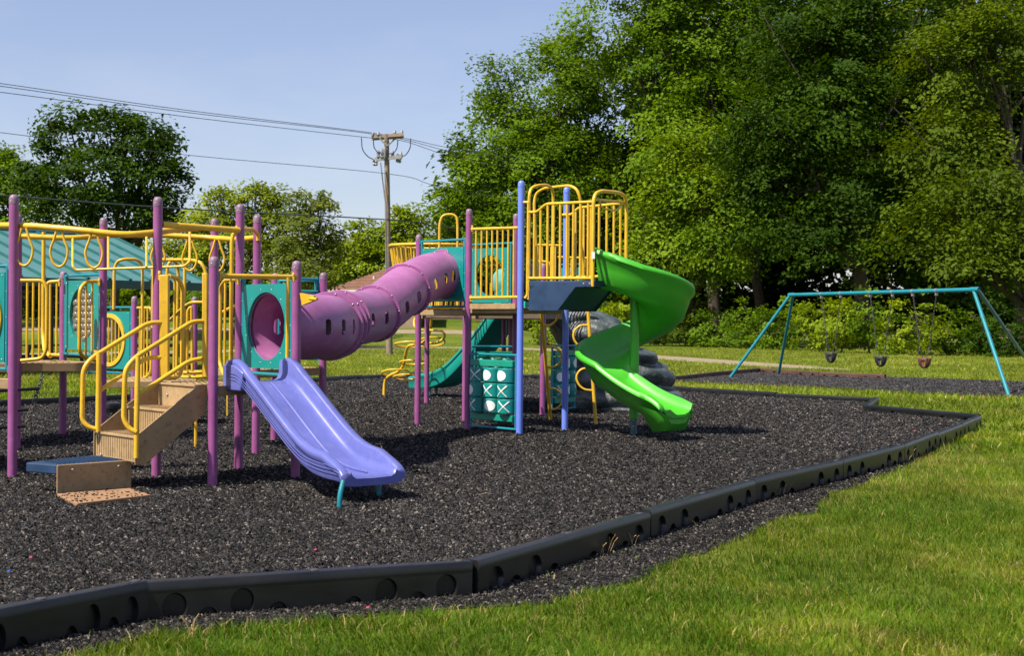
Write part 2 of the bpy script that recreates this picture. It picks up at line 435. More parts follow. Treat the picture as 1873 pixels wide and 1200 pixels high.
# mulch spilled outside the near border: a ragged strip
front = [(p.x, p.y) for p in bpts[:8]]
spill_in = []; spill_out = []
for i in range(len(front) - 1):
    (x1, y1), (x2, y2) = front[i], front[i + 1]; L = math.hypot(x2 - x1, y2 - y1); nn = max(2, int(L / .12))
    nxv, nyv = (y2 - y1) / L, -(x2 - x1) / L
    for k in range(nn):
        t = k / nn; x = x1 + (x2 - x1) * t; y = y1 + (y2 - y1) * t
        w = (.27 if i < 1 else .34 if i < 2 else .52 if i < 4 else .45) * (1 - max(0, (y - 13.2)) / 4.5)
        w = max(.06, w * (.7 + .6 * float(hash_noise(x, y, .7, 3)) + .25 * float(hash_noise(x, y, .18, 5))))
        spill_in.append((x - nxv * .05, y - nyv * .05)); spill_out.append((x + nxv * w, y + nyv * w))
SPILL = spill_out + spill_in[::-1]
mb = MB()
for i in range(len(spill_in) - 1):
    q = [spill_in[i], spill_in[i + 1], spill_out[i + 1], spill_out[i]]
    mb.add([(x, y, gz(x, y) + (.02 if j in (0, 1) else .006)) for j, (x, y) in enumerate(q)], [(0, 3, 2, 1)])
mb.build('spilled_mulch', m_mulch, smooth=0, kind='structure')

# ---- footpath and far road
mb = MB()
PL = [G(x, y, -.015) for x, y in PATH_L]; PR = [G(x, y, -.015) for x, y in PATH_R]
PLc = crom(PL, 6); PRc = crom(PR, 6)
for i in range(len(PLc) - 1):
    mb.add([(p.x, p.y, -.015) for p in (PRc[i], PRc[i + 1], PLc[i + 1], PLc[i])], [(0, 1, 2, 3)])
mb.build('footpath', m_pave, smooth=0, kind='structure')
PATHPOLY = [(p.x, p.y) for p in PLc] + [(p.x, p.y) for p in PRc[::-1]]
mb = MB()
for k in range(30):
    q = [(-60 + 2 * k, 98.2), (-58 + 2 * k, 98.2), (-58 + 2 * k, 101), (-60 + 2 * k, 101)]
    mb.add([(x, y, gz(x, y) + .03) for x, y in q], [(0, 1, 2, 3)])
mb.build('far_road', m_pave, smooth=0, kind='structure')
gx, gy = np.meshgrid(np.arange(-9.5, .6, .25), np.arange(13.2, 22.6, .25)); hz = mz_np(gx, gy) - .012; nx_ = gx.shape[1]
me = bpy.data.meshes.new('mulch_heap'); me.from_pydata(np.stack([gx.ravel(), gy.ravel(), hz.ravel()], 1).tolist(), [], [(j * nx_ + i, j * nx_ + i + 1, (j + 1) * nx_ + i + 1, (j + 1) * nx_ + i) for j in range(gx.shape[0] - 1) for i in range(nx_ - 1)]); me.shade_smooth()
link('mulch_heap', me, m_mulch, kind='structure')

# ---- plastic border timbers round the bed
def timber_mesh():
    """unit length along x, from z = -0.30 to 0, 0.1 m thick; round pockets and scallops on both faces"""
    mb = MB(); T = .018; H = .30; n = 16
    mb.box((.5, 0, -H / 2 - .004), (.499, 0, 0), (0, T, 0), (0, 0, H / 2 - .004))
    mb.prism([(0, -.052, -.022), (0, -.052, -.05), (0, .052, -.05), (0, .052, -.022), (0, .043, -.003), (0, .034, 0), (0, -.034, 0), (0, -.043, -.003)], (1, 0, 0))
    cells = [(.03, .14, 'C'), (.14, .22, 'S'), (.22, .34, 'C'), (.34, .43, 'S'), (.43, .57, '.'), (.57, .66, 'S'), (.66, .78, 'C'), (.78, .86, 'S'), (.86, .97, 'C')]
    zt = -.05; zb = -H; LEN = 2.2
    for sd in (-1, 1):
        y0 = T * .9 * sd; y1 = .049 * sd
        mb.box((.015, (y0 + y1) / 2, (zt + zb) / 2), (.015, 0, 0), (0, (y1 - y0) / 2, 0), (0, 0, (zt - zb) / 2))
        mb.box((.985, (y0 + y1) / 2, (zt + zb) / 2), (.015, 0, 0), (0, (y1 - y0) / 2, 0), (0, 0, (zt - zb) / 2))
        for x0, x1, k in cells:
            cx = (x0 + x1) / 2; hw = (x1 - x0) / 2
            if k == '.':
                mb.box((cx, (y0 + y1) / 2, (zt + zb) / 2), (hw, 0, 0), (0, (y1 - y0) / 2, 0), (0, 0, (zt - zb) / 2)); continue
            rz_ = .080 if k == 'C' else .068
            cz = -.145 if k == 'C' else -.222
            if k == 'S':
                rx = rz_ / LEN
            else: rx = rz_ / LEN
            hh = (zt - zb) / 2; cm = (zt + zb) / 2
            U = Vector((1, 0, 0)); W = Vector((0, 0, 1))
            # ring between the rectangle and the opening, front face and pocket wall
            vs = []; fs = []
            angs = [2 * math.pi * j / n + .001 for j in range(n)]
            for a in angs:
                ca, sa = math.cos(a), math.sin(a)
                up = (zt - cz) if sa > 0 else (cz - zb)
                kk = min(hw / max(abs(ca), 1e-6), up / max(abs(sa), 1e-6))
                vs.append((cx + ca * kk, y1, cz + sa * kk))
            for a in angs: vs.append((cx + rx * math.cos(a), y1, cz + rz_ * math.sin(a)))
            for a in angs: vs.append((cx + rx * .86 * math.cos(a), y0, cz + rz_ * .86 * math.sin(a)))
            for j in range(n):
                q = (j + 1) % n
                f1 = (j, q, n + q, n + j); f2 = (n + j, n + q, 2 * n + q, 2 * n + j)
                if sd > 0: f1 = f1[::-1]; f2 = f2[::-1]
                fs += [f1, f2]
            # rectangle corners
            for sx in (-1, 1):
                for zz in (zt, zb):
                    vs.append((cx + sx * hw, y1, zz)); ci = len(vs) - 1
                    near = sorted(range(n), key=lambda j: (vs[j][0] - vs[ci][0]) ** 2 * 4 + (vs[j][2] - zz) ** 2)[:2]
                    f = (near[0], near[1], ci)
                    aa = Vector(vs[near[1]]) - Vector(vs[near[0]]); bb = Vector(vs[ci]) - Vector(vs[near[0]])
                    if aa.cross(bb).y * sd < 0: f = f[::-1]
                    fs.append(f)
            mb.add(vs, fs)
    return mb.mesh('border_timber', 35)
TIMBER = timber_mesh(); TIMBER.materials.append(m_black)
pin = MB(); pin.lathe((0, 0, 0), (0, 0, 1), [(.028, 0), (.027, .003), (.02, .006), (.001, .007)], 14); PIN = pin.mesh('stake_head'); PIN.materials.append(m_pin)
pb = thing('playground_border', (bpts[2].x, bpts[2].y, 0), 'low black plastic border timbers edging the play area mulch', 'border')
def lay_timbers(parent, pts, ztop, mat=None, closed=True, pins=True):
    n = len(pts); rg = range(n if closed else n - 1)
    for i in rg:
        a = Vector(pts[i]); b = Vector(pts[(i + 1) % n]); d = b - a; L = d.length
        o = bpy.data.objects.new('border_timber', TIMBER); COL.objects.link(o)
        o.parent = parent; o.matrix_parent_inverse = Matrix.Identity(4)
        dz = ztop + random.uniform(-.012, .012)
        o.location = (a.x - parent.location.x, a.y - parent.location.y, dz - parent.location.z)
        o.rotation_euler = (random.uniform(-.02, .02), -random.uniform(-.004, .004), math.atan2(d.y, d.x)); o.scale = (L - .012, 1, 1)
        if mat:
            o.material_slots[0].link = 'OBJECT'; o.material_slots[0].material = mat
        if pins and a.y < 25:
            for t in (.5, .965):
                p = bpy.data.objects.new('stake_head', PIN); COL.objects.link(p); p.parent = o; p.matrix_parent_inverse = Matrix.Identity(4)
                p.location = (t, .0, .001); p.scale = (1 / (L - .012), 1, 1)
lay_timbers(pb, bpts, .10)
sb_pts = [G(x, y, .06) for x, y in [(1180, 694), (1250, 689), (1320, 682), (1390, 676), (1500, 683.5), (1620, 688)]]
sb_pts = [V(p.x, p.y, 0) for p in sb_pts]
sbd = thing('swing_border', (sb_pts[3].x, sb_pts[3].y, 0), 'weathered brown border boards behind the swing set mulch', 'border')
lay_timbers(sbd, sb_pts, .10, m_brownb, closed=False, pins=False)
# ================================================================== the play structure
PS = thing('play_structure', (-1.2, 16.5, 0), 'large purple, yellow and teal play structure with slides and a crawl tunnel', 'play structure')
YR = .021
def px(pts): return [P(*p) for p in pts]
def tube_part(name, pts, r, mat, parent=PS, fr=.06, n=10, raw=False, label=None):
    pts = [Vector(p) for p in pts]
    if not raw: pts = fillet(pts, fr, 5)
    return MB().tube(pts, r, n).build(name, mat, parent, label=label)
POSTR = .0445
def post(base, ztop, mat=m_purple, cap=m_cap, r=POSTR, lean=0.0, zb=-.15, label=None):
    b = Vector((base[0], base[1], zb)); t = Vector((base[0] + lean, base[1], ztop - r * .9))
    o = MB().tube([b, b.lerp(t, .5), t], r, 18).build('post', mat, PS, label=label)
    mb = MB(); mb.lathe(t - V(0, 0, .045), (0, 0, 1), [(r + .002, 0), (r + .002, .045), (r * .97, .062), (r * .78, .08), (r * .45, .089), (.001, .092)], 18)
    mb.dot(t + V(-r * .3, -r - .001, -.02), (-.2, -1, 0), .006, 1)
    mb.build('cap', [cap, m_steel], o)
    return o
def xy(px_, py_): g = G(px_, py_, 0); return (g.x, g.y)
# corner posts of the left cluster (an octagon of tall posts with decks on its slanted sides)
pa = (-4.72, 13.45); pb_ = (-5.55, 15.95); pc = (-4.72, 16.4); pd = (-3.39, 13.58); ph = (-3.44, 16.4)
pi_ = (-2.75, 14.34); pj = (-2.84, 15.8); s1 = (-2.69, 12.81); s2 = (-2.06, 13.58)
pk = (-2.86, 17.15); pl = (-2.24, 16.85); pe = (-5.43, 17.2); pf = (-5.58, 21.0); pg = (-4.69, 21.0); pm = (-5.62, 14.55)
for p in (pa, pc, pd, ph, pi_, pj, pb_): post(p, 2.67)
for p in (s1, s2, pk, pl, pe): post(p, 2.07)
for p in (pf, pg): post(p, 1.84)
post(pm, 2.07)
# right tower
q1 = (.11, 19.05); q2 = (.75, 19.9); q3 = (-.61, 19.85); q4 = (-1.36, 20.6); q5 = (.05, 20.65); q6 = (-.70, 21.4)
post(q1, 3.40, m_blue, m_blue); post(q2, 3.40, m_blue, m_blue)
post(q3, 3.08); post(q4, 2.76); post(q5, 3.08); post(q6, 2.76)
q7 = (-1.55, 25.95); q8 = (-.15, 26.6); q9 = (-.02, 25.0); q10 = (.5, 22.9); q11 = (.62, 27.2)
post(q7, 2.4); post(q8, 2.76); post(q9, 2.4); post(q10, 2.45); post(q11, 2.6)

# ---- decks
def deck(poly, z, th=.09, mat=m_deck, side=None, label=None, name='deck'):
    mb = MB(); mb.prism([(x, y, z - th) for x, y in poly], (0, 0, th))
    o = mb.build(name, mat, PS, smooth=0, bevel=.006, label=label)
    # raised anti-slip ribs on the tread
    cx = sum(p[0] for p in poly) / len(poly); cy = sum(p[1] for p in poly) / len(poly)
    rb = MB(); ax = Vector((poly[1][0] - poly[0][0], poly[1][1] - poly[0][1], 0)).normalized(); ay = Vector((-ax.y, ax.x, 0))
    for k in range(-7, 8):
        for j in range(-4, 5):
            c = Vector((cx, cy, z)) + ax * (k * .068) + ay * (j * .105)
            if inpoly(np.array([c.x]), np.array([c.y]), [(cx + (p[0] - cx) * .9, cy + (p[1] - cy) * .9) for p in poly])[0]:
                rb.box(c + V(0, 0, .002), ax * .012, ay * .035, V(0, 0, .004))
    if rb.v: rb.build('tread_ribs', mat, o, smooth=0)
    return o
deck([s1, s2, pi_, pd], .905)
deck([pj, pl, pk, ph], .95, side=m_deckdark)
deck([(-6.3, 15.6), pb_, pc, pe, (-6.3, 17.0)], 1.0, .10)
deck([(-6.9, 13.6), pa, pm, (-6.4, 15.2)], .93, .1)
deck([(-5.55, 19.2), (-4.3, 19.6), pg, pf], .66, .09)
deck([q1, q2, q5, q3], 1.70, .075)
deck([q3, q5, q6, q4], 1.67, .075)
deck([(-1.55, 22.6), (.45, 22.6), (.9, 24.2), (.7, 26.4), (-.9, 26.6), (-1.6, 25.4)], 1.69, .13, m_deckdark)
mbx = MB()
for x in (-1.50, -.66): mbx.abox(x, x + .08, 22.56, 22.70, 1.55, 1.70)
mbx.build('deck_bracket', m_deck, PS, smooth=0, bevel=.005)
mbx = MB(); mbx.box(((q1[0] + q3[0]) / 2 - .02, (q1[1] + q3[1]) / 2 - .03, 1.72), ((q1[0] - q3[0]) / 2 * .88, (q1[1] - q3[1]) / 2 * .88, 0), (.006, .006, 0), (0, 0, .038))
mbx.build('deck_fascia', m_deck, PS, smooth=0, bevel=.003)

# ---- yellow bar barriers: frame > bars
def barrier(frame, bars, fr=.05, r=YR, br=.013, name='barrier', closed=False, label=None, mat=m_yellow):
    """frame: list of polylines; bars: list of (p_top, p_bottom)"""
    mb = MB()
    for f in frame: mb.tube(fillet([Vector(p) for p in f], fr, 5), r, 10)
    o = mb.build(name, mat, PS, label=label)
    for a, b in bars: MB().tube([Vector(a), Vector(b)], br, 8).build('bar', mat, o)
    return o
def bars_px(xs, yt, yb, d0, d1, x0=None, x1=None):
    x0 = xs[0] if x0 is None else x0; x1 = xs[-1] if x1 is None else x1; out = []
    for x in xs:
        t = (x - x0) / (x1 - x0) if x1 != x0 else 0; d = d0 + (d1 - d0) * t
        a = yt(x) if callable(yt) else yt; b_ = yb(x) if callable(yb) else yb
        out.append((P(x, a, d), P(x - (b_ - a) * .0078, b_, d)))
    return out
# deck at the far left, behind the leftmost posts
barrier([px([(38, 513, 15.9), (78, 513, 15.9), (86, 526, 15.9), (85, 640, 15.9), (77, 656, 15.9), (38, 660, 15.9)])], bars_px([50, 61, 72.5], 515, 656, 15.9, 15.9), .09)
barrier([px([(111, 514, 17.2), (86, 516, 17.2), (85, 649, 17.2), (110, 650, 17.2)])], bars_px([92, 104], 516, 649, 17.2, 17.2))
barrier([px([(181, 514, 16.4), (158, 515, 16.2), (146, 528, 16.1), (145, 644, 16.1), (155, 656, 16.2), (178, 660, 16.4)])], bars_px([158, 169], 516, 655, 16.2, 16.3), .09)
barrier([px([(252, 563, 20.8), (276, 563, 20.2), (278, 575, 20.2), (276, 680, 20.2), (268, 690, 20.3), (250, 691, 20.8)])], bars_px([256, 264, 270], 564, 689, 20.7, 20.3))
tube_part('hand_pole', px([(80, 424, 16.9), (79, 610, 16.9), (81, 640, 16.8), (92, 652, 16.5)]), .024, m_yellow)
# stair gate posts, and the short barriers beside them
for (x0, x1, y0, y1, d) in ((293, 309, 503, 689, 13.42), (371, 380, 500, 690, 12.98)):
    mb = MB(); a = P(x0, y1, d); b_ = P(x1, y1, d); h = P(x0, y0, d) - a
    mb.box((a + b_) / 2 + h / 2, (b_ - a) / 2, V(0, .035, 0), h / 2); mb.build('stair_gate_post', m_yellow, PS, bevel=.006)
barrier([px([(309, 505, 13.45), (326, 509, 13.7), (334, 525, 13.8), (333, 675, 13.8), (326, 690, 13.7), (305, 692, 13.45)])], bars_px([319.5], 508, 688, 13.6, 13.6), .09)
barrier([px([(434, 511, 14.3), (412, 512, 14.7), (403, 526, 14.9), (402, 668, 14.9), (411, 688, 14.7), (432, 692, 14.3)])], bars_px([412, 422], 514, 688, 14.7, 14.5), .09)
# bar over the slide mouth
barrier([px([(393, 505, 12.83), (541, 507, 13.5)])], [(P(527, 508, 13.4), P(525, 670, 13.4))], r=.024, br=.017, name='slide_guard')
for p in ((402, 505, 12.85), (537, 507, 13.46), (436, 513, 14.25), (292, 504, 13.5), (182, 516, 16.35), (109, 517, 17.1), (433, 421, 14.3), (864, 418, 19.8), (861, 546, 19.8)):
    mb = MB(); c = P(*p); mb.box(c, V(.012, 0, 0), V(0, .02, 0), V(0, 0, .045)); mb.dot(c + V(0, -.02, .02), (0, -1, 0), .008, 1)
    mb.build('bracket', [m_yellow, m_steel], PS, bevel=.004)
mb = MB(); c = P(556, 548, 13.3); mb.prism([P(548, 536, 13.32), P(573, 541, 13.2), P(573, 550, 13.2), P(552, 558, 13.32)], V(.02, .05, 0)); mb.tube([P(566, 546, 13.25), P(580, 547, 13.15)], .014, 8)
mb.build('flag_bracket', m_yellow, PS)

# ---- overhead rails, hanging loops, trapeze bar
tube_part('overhead_rail', px([(-60, 412, 13.9), (0, 412, 13.6), (60, 413, 13.45), (150, 421, 13.35), (228, 430, 13.35), (285, 425, 13.6), (330, 419, 14.0), (366, 417, 14.25)]), .030, m_yellow, fr=.15, n=14)
tube_part('overhead_rail', px([(297, 410.5, 13.6), (437, 421, 14.3)]), .030, m_yellow, n=14)
tube_part('overhead_rail', px([(40, 432, 15.95), (125, 436, 16.0), (200, 430, 16.35), (300, 430, 16.4), (390, 435, 16.4), (432, 438, 16.1), (474, 434, 15.8)]), .030, m_yellow, fr=.15, n=14)
tube_part('entry_arch', px([(422, 700, 15.3), (424, 440, 15.3), (428, 424, 15.3), (440, 419, 15.3), (462, 419, 15.6), (472, 428, 15.75), (472, 440, 15.75)]), .022, m_yellow, fr=.12)
for (cx, y0, y1, d) in ((44, 421, 486, 13.45), (108, 423, 488, 13.4), (172, 426, 490, 13.35), (289, 440, 491, 16.35), (347, 440, 495, 16.4), (397, 442, 497, 16.3)):
    k = (y1 - y0) / 65
    pts = [(cx + 4 * k, y0 - 4), (cx + 9 * k, y0 + 14 * k), (cx + 16 * k, y0 + 36 * k), (cx + 11 * k, y0 + 57 * k), (cx, y1), (cx - 11 * k, y0 + 57 * k), (cx - 16 * k, y0 + 36 * k), (cx - 9 * k, y0 + 14 * k), (cx - 4 * k, y0 - 4)]
    tube_part('hanging_loop', crom(px([(x, y, d) for x, y in pts]), 5), .0125, m_yellow, raw=True)
tz = MB()
tz.tube(fillet(px([(133, 437, 15.9), (133, 486, 15.2), (138, 494, 15.2), (338, 487, 15.0), (347, 478, 15.0), (347, 424, 16.0)]), .06), .0135, 10)
tz.tube(px([(198, 432, 16.2), (198, 491, 15.15)]), .0135, 8); tz.tube(px([(268, 429, 16.3), (268, 489, 15.05)]), .0135, 8)
tz.build('trapeze_bar', m_yellow, PS)

# ---- hand arches of the rear decks, rear stair rails, ring pod
for pts in ([(208, 566, 19.3), (209, 492, 19.3), (214, 478, 19.3), (226, 474, 19.3), (248, 474, 19.4), (259, 481, 19.5), (261, 500, 19.5), (259, 690, 19.5)],
            [(304, 560, 19.0), (306, 490, 19.0), (311, 477, 19.0), (321, 477, 19.1), (326, 492, 19.2), (323, 690, 19.2)],
            [(279, 600, 18.2), (281, 482, 18.2), (290, 475, 18.2), (350, 475, 17.9), (368, 480, 17.8), (377, 498, 17.8), (377, 560, 17.8)],
            [(336, 690, 17.9), (338, 486, 17.9)], [(277, 640, 19.6), (279, 490, 19.6)]):
    tube_part('hand_arch', px(pts), .021, m_yellow, fr=.16)
tube_part('rear_handrail', px([(311, 586, 17.8), (335, 562, 17.2), (350, 553, 16.9), (372, 553, 16.9)]), .020, m_yellow)
tube_part('rear_handrail', px([(404, 573, 16.3), (416, 566, 16.2), (432, 559, 16.1)]), .020, m_yellow)
tube_part('hand_arch', px([(342, 680, 16.9), (343, 568, 16.9), (350, 560, 16.9), (352, 680, 16.9)]), .018, m_yellow)
mb = MB(); c = P(353, 684, 16.2)
mb.tube([c + V(.16 * math.cos(t * math.pi / 8), .16 * math.sin(t * math.pi / 8), .02) for t in range(16)], .016, 8, closed=True)
mb.tube([c + V(.17 * math.cos(t * math.pi / 8) + .06, .17 * math.sin(t * math.pi / 8) - .05, -.03) for t in range(16)], .016, 8, closed=True)
mb.tube([c + V(0, .16, 0), V(c.x, c.y + .16, -.1)], .018, 8); mb.build('ring_climber', m_yellow, PS)
tube_part('pod_stem', [V(*(G(416, 762, 0))[:2], -.1), P(416, 702, G(416, 762).y)], .014, m_yellow)

# ---- framed plastic panels
def panel(A, B, z0, z1, hole=None, frame=m_tealpipe, mat=m_teal, inset=.05, rails=True, ring=None, grid=None, off=0.0, name='panel', label=None, pz0=None, pz1=None):
    A = Vector((A[0], A[1], 0)); B = Vector((B[0], B[1], 0)); U = (B - A).normalized(); Nn = Vector((U.y, -U.x, 0)); W = V(0, 0, 1)
    if Nn.y > 0: Nn = -Nn
    A = A + Nn * off; B = B + Nn * off
    L = (B - A).length; c = (A + B) / 2; zc = (z0 + z1) / 2
    mb = MB()
    hw = L / 2 - POSTR - .02 - inset; p0 = z0 + .06 if pz0 is None else pz0; p1 = z1 - .06 if pz1 is None else pz1; hh = (p1 - p0) / 2; pc_ = c + W * ((p0 + p1) / 2)
    if hole: mb.holeplate(pc_, U, W, hw, hh, hole, hole, Nn * .03)
    else: mb.box(pc_, U * hw, Nn * .015, W * hh)
    nb = 12
    for k in range(nb):
        a = 2 * math.pi * (k + .5) / nb
        if hole: mb.dot(pc_ + Nn * .0155 + U * ((hole + .035) * math.cos(a)) + W * ((hole + .035) * math.sin(a)), Nn, .007, 1)
    for sx in (-1, 1):
        for sz in (-1, 1): mb.dot(pc_ + Nn * .0155 + U * (hw - .03) * sx + W * (hh - .03) * sz, Nn, .008, 1)
    o = mb.build(name, [mat, m_steel], PS, label=label)
    fm = MB()
    for z in (z0, z1): fm.tube([A + U * POSTR + W * z, B - U * POSTR + W * z], .017, 10)
    for sx in (-1, 1):
        fm.tube([c + U * (hw + .022) * sx + W * z0, c + U * (hw + .022) * sx + W * z1], .019, 10)
        for z in (z0, z1): fm.box(c + U * (L / 2 - POSTR) * sx + W * z, U * .01, Nn * .02, W * .035)
        for k in range(3): fm.dot(c + U * (hw + .022) * sx + W * (z0 + (z1 - z0) * (.25 + .25 * k)) + Nn * .019, Nn, .006, 1)
    fm.build('panel_frame', [frame, m_steel], o)
    if ring:
        rg = MB(); nseg = 40
        rg.lathe(pc_ + Nn * .012, Nn, [(ring - .06, 0), (ring - .06, .022), (ring, .022), (ring, 0)], nseg, 0)
        for k in range(12):
            a = 2 * math.pi * k / 12; rg.dot(pc_ + Nn * .035 + U * ((ring - .03) * math.cos(a)) + W * ((ring - .03) * math.sin(a)), Nn, .006, 1)
        rg.build('ring', [m_yellow, m_steel], o)
        if grid:
            for k in range(grid):
                x = (ring - .05) * (2 * (k + .5) / grid - 1); hgt = math.sqrt((ring - .04) ** 2 - x * x)
                MB().tube([pc_ + U * x - W * hgt, pc_ + U * x + W * hgt], .011, 8).build('bar', m_yellow, o)
    return o, pc_, U, W, Nn
# panel with the tunnel mouth beside the lavender slide
panel(pi_, s2, .975, 1.93, .335, pz0=1.03, pz1=1.86, inset=.035)
# bubble window panel
o, c, U, W, Nn = panel(pe, pc, 1.08, 2.02, .325, inset=.02, label='teal panel with a clear bubble window')
mb = MB()
for i in range(-4, 5):
    for j in range(-4, 5):
        x = (i + .5 * (j % 2)) * .082; y = j * .072
        if math.hypot(x, y) < .29: mb.lathe(c + U * x + W * y - Nn * .018, Nn, [(.050, -.01), (.044, .006), (.034, .014), (.018, .02), (.001, .022)], 10)
mb.lathe(c - Nn * .02, Nn, [(.001, 0), (.33, 0)], 30)
mb.build('bubble_window', m_clear, o)
# round barred panel further back, low
panel((-6.50, 21.75), pf, .70, 1.68, .345, inset=.03, ring=.40, grid=8, label='teal panel with a yellow barred ring')
# panel at the left edge
o, c, U, W, Nn = panel((-5.75, 13.9), pa, 1.02, 2.0, .38, inset=.03, ring=.44, label='teal panel with a yellow porthole ring at the left edge')
MB().lathe(c - Nn * .01, Nn, [(.001, .03), (.2, .02), (.39, 0)], 24).build('porthole_dome', m_tealpipe, o)
# back rail and panel of the deck behind the tunnel
panel(pk, pl, 1.05, 1.98, None, inset=.02, pz0=1.12, pz1=1.87)
panel(pj, (-2.30, 16.9), 1.72, 1.99, None, inset=.02, pz0=1.74, pz1=1.85)
# tower: tunnel exit panel, round window panel
panel(q4, q3, 1.72, 2.66, .335, inset=.03, pz0=1.79, pz1=2.56)
o, c, U, W, Nn = panel(q6, q5, 1.72, 2.66, .30, inset=.06, pz0=1.79, pz1=2.60, label='teal panel with a round window and moulded ball')
MB().lathe(c - Nn * .12 + U * .1 - W * .1, Nn, [(.22, -.1), (.2, 0), (.13, .05), (.001, .07)], 20).build('moulded_ball', m_panelpale, o)
barrier([[V(*q6, 2.2), V(*q6, 1.8)]], [(Vector((q6[0], q6[1], 2.5)).lerp(Vector((q5[0], q5[1], 2.5)), t) + V(0, .3, 0), Vector((q6[0], q6[1], 1.8)).lerp(Vector((q5[0], q5[1], 1.8)), t) + V(0, .3, 0)) for t in (.2, .3, .4, .5, .6, .7, .8)])
# tower front barrier
barrier([px([(863, 419, 19.8), (948, 416.5, 19.12)]), px([(860, 545, 19.8), (948, 543.5, 19.12)])], bars_px([871, 881, 891, 900.5, 910, 920, 930, 940], 418, 544, 19.74, 19.18))
# spiral deck: side barrier with stepped top, back barrier, entrance arch
fb = [(967, 19.0), (1085, 18.4)]
def dz_(x): return 19.0 + (x - 967) / (1085 - 967) * (18.4 - 19.0)
def topy(x): return 388 if x < 982 else (388 - (x - 982) / 17 * 15 if x < 999 else 373 - (x - 999) / 83 * 4)
barrier([px([(966, 388, dz_(966)), (982, 388, dz_(982)), (999, 373, dz_(999)), (1085, 369, dz_(1085))]), px([(965, 509, dz_(966)), (1085, 509, dz_(1085))]), px([(967, 370, 19.0), (965, 510, 19.0), (965, 540, 19.0), (960, 546, 19.0)]), px([(952, 370, 19.05), (967, 370, 19.0)])],
        [(P(x, topy(x), dz_(x)), P(x - .9, 509, dz_(x))) for x in (977.6, 989, 1002, 1013, 1025, 1037.5, 1049, 1062, 1076)], br=.0165, label='yellow barred guard on the spiral slide deck')
def db_(x): return 19.85 + (x - 1034) / (1146 - 1034) * (19.3 - 19.85)
def topb(x): return 393 if x < 1045 else (393 - (x - 1045) / 13 * 13 if x < 1058 else 380 - (x - 1058) / 88 * 9)
barrier([px([(1029, 393, db_(1029)), (1045, 393, db_(1045)), (1058, 380, db_(1058)), (1146, 371, db_(1146))]), px([(1030, 508, db_(1030)), (1146, 504, db_(1146))])],
        [(P(x, topb(x), db_(x)), P(x - .8, 507, db_(x))) for x in (1040, 1053, 1068, 1081, 1096, 1110, 1123, 1135)], br=.0165)
tube_part('entry_arch', px([(1084, 524, 18.4), (1085.5, 367, 18.4), (1089, 354, 18.45), (1100, 349, 18.6), (1132, 352, 19.1), (1143, 358, 19.25), (1146, 374, 19.3), (1145, 505, 19.3)]), .0245, m_yellow, fr=.14, n=12)
tube_part('arch_rail', px([(1087, 365, 18.42), (1143, 370, 19.28)]), .019, m_yellow)
tube_part('grab_handle', px([(1097, 367, 18.5), (1099, 378, 18.5), (1105, 382, 18.55), (1126, 385, 18.95), (1133, 382, 19.05), (1136, 371, 19.1)]), .013, m_yellow, fr=.05)
tube_part('hand_arch', px([(967, 548, 19.0), (968, 356, 19.0), (972, 343, 19.05), (984, 339, 19.1), (1001, 338, 19.3), (1010, 344, 19.45), (1012, 360, 19.5), (1010, 520, 19.5)]), .021, m_yellow, fr=.14)
tube_part('hand_arch', px([(985, 560, 20.9), (977, 372, 20.9), (980, 354, 20.9), (995, 344, 20.8), (1042, 339, 20.4), (1056, 346, 20.3), (1062, 366, 20.3), (1067, 520, 20.8), (1073, 545, 21.2)]), .022, m_yellow, fr=.16)

# ---- navy step up to the spiral deck
mb = MB(); dk = [V(.22, 18.98, 0), V(1.06, 18.38, 0), V(1.62, 19.26, 0), V(.78, 19.86, 0)]
mb.prism([p + V(0, 0, 1.985) for p in dk], (0, 0, .07))
side = (dk[1] - dk[0]); inn = (dk[3] - dk[0])
prof = [(0, 1.66), (0, 1.93), (.18, 2.04), (1, 2.04), (1, 1.97), (.72, 1.97), (.45, 1.66)]
for s_ in (-.004, .985):
    mb.prism([dk[0] + inn * s_ + side * u + V(0, 0, z) for u, z in prof], inn * .02)
mb.prism([dk[0] + inn * .02 + side * u + V(0, 0, z) for u, z in ((.02, 1.68), (.02, 1.9), (.2, 1.975), (.7, 1.975), (.43, 1.68))], inn * .96)
for u in (.86, .95): mb.dot(dk[0] + side * u + V(-.02, -.03, 2.01), (-.6, -.8, 0), .014, 1)
mb.build('spiral_deck', [m_stepblue, m_steel], PS, smooth=0, bevel=.004, label='navy coated steel platform at the top of the spiral slide')

# ---- spiral slide
C = V(1.645, 19.08, 0)
def trough(center_pts, lefts, prof_fn, n):
    vs = []; fs = []
    for k, (c, Lv) in enumerate(zip(center_pts, lefts)):
        for (o_, h) in prof_fn(k): vs.append(c + Lv * o_ + V(0, 0, h))
    m = len(prof_fn(0))
    for i in range(len(center_pts) - 1):
        for j in range(m - 1):
            fs.append((i * m + j, (i + 1) * m + j, (i + 1) * m + j + 1, i * m + j + 1))
    return vs, fs
cp = []; lv = []; par = []
RC = .39
st = V(1.33, 18.86, 0); hd = V(.85, -.53, 0).normalized()
for k in range(4):
    cp.append(st + hd * (-.06 + .05 * k) + V(0, 0, 2.02 - .01 * k)); lv.append(V(-hd.y, hd.x, 0)); par.append(k / 3 * .04)
th0 = math.radians(238.3); th1 = math.radians(585); NS = 96
for k in range(NS + 1):
    t = k / NS; th = th0 + (th1 - th0) * t
    z = 1.98 - 1.24 * (t ** 1.05)
    cp.append(C + V(RC * math.cos(th), RC * math.sin(th), z)); lv.append(V(-math.cos(th), -math.sin(th), 0)); par.append(.04 + .76 * t)
eh = V(-math.sin(th1), math.cos(th1), 0); lp = cp[-1].copy(); NE = 26; EL = 1.06
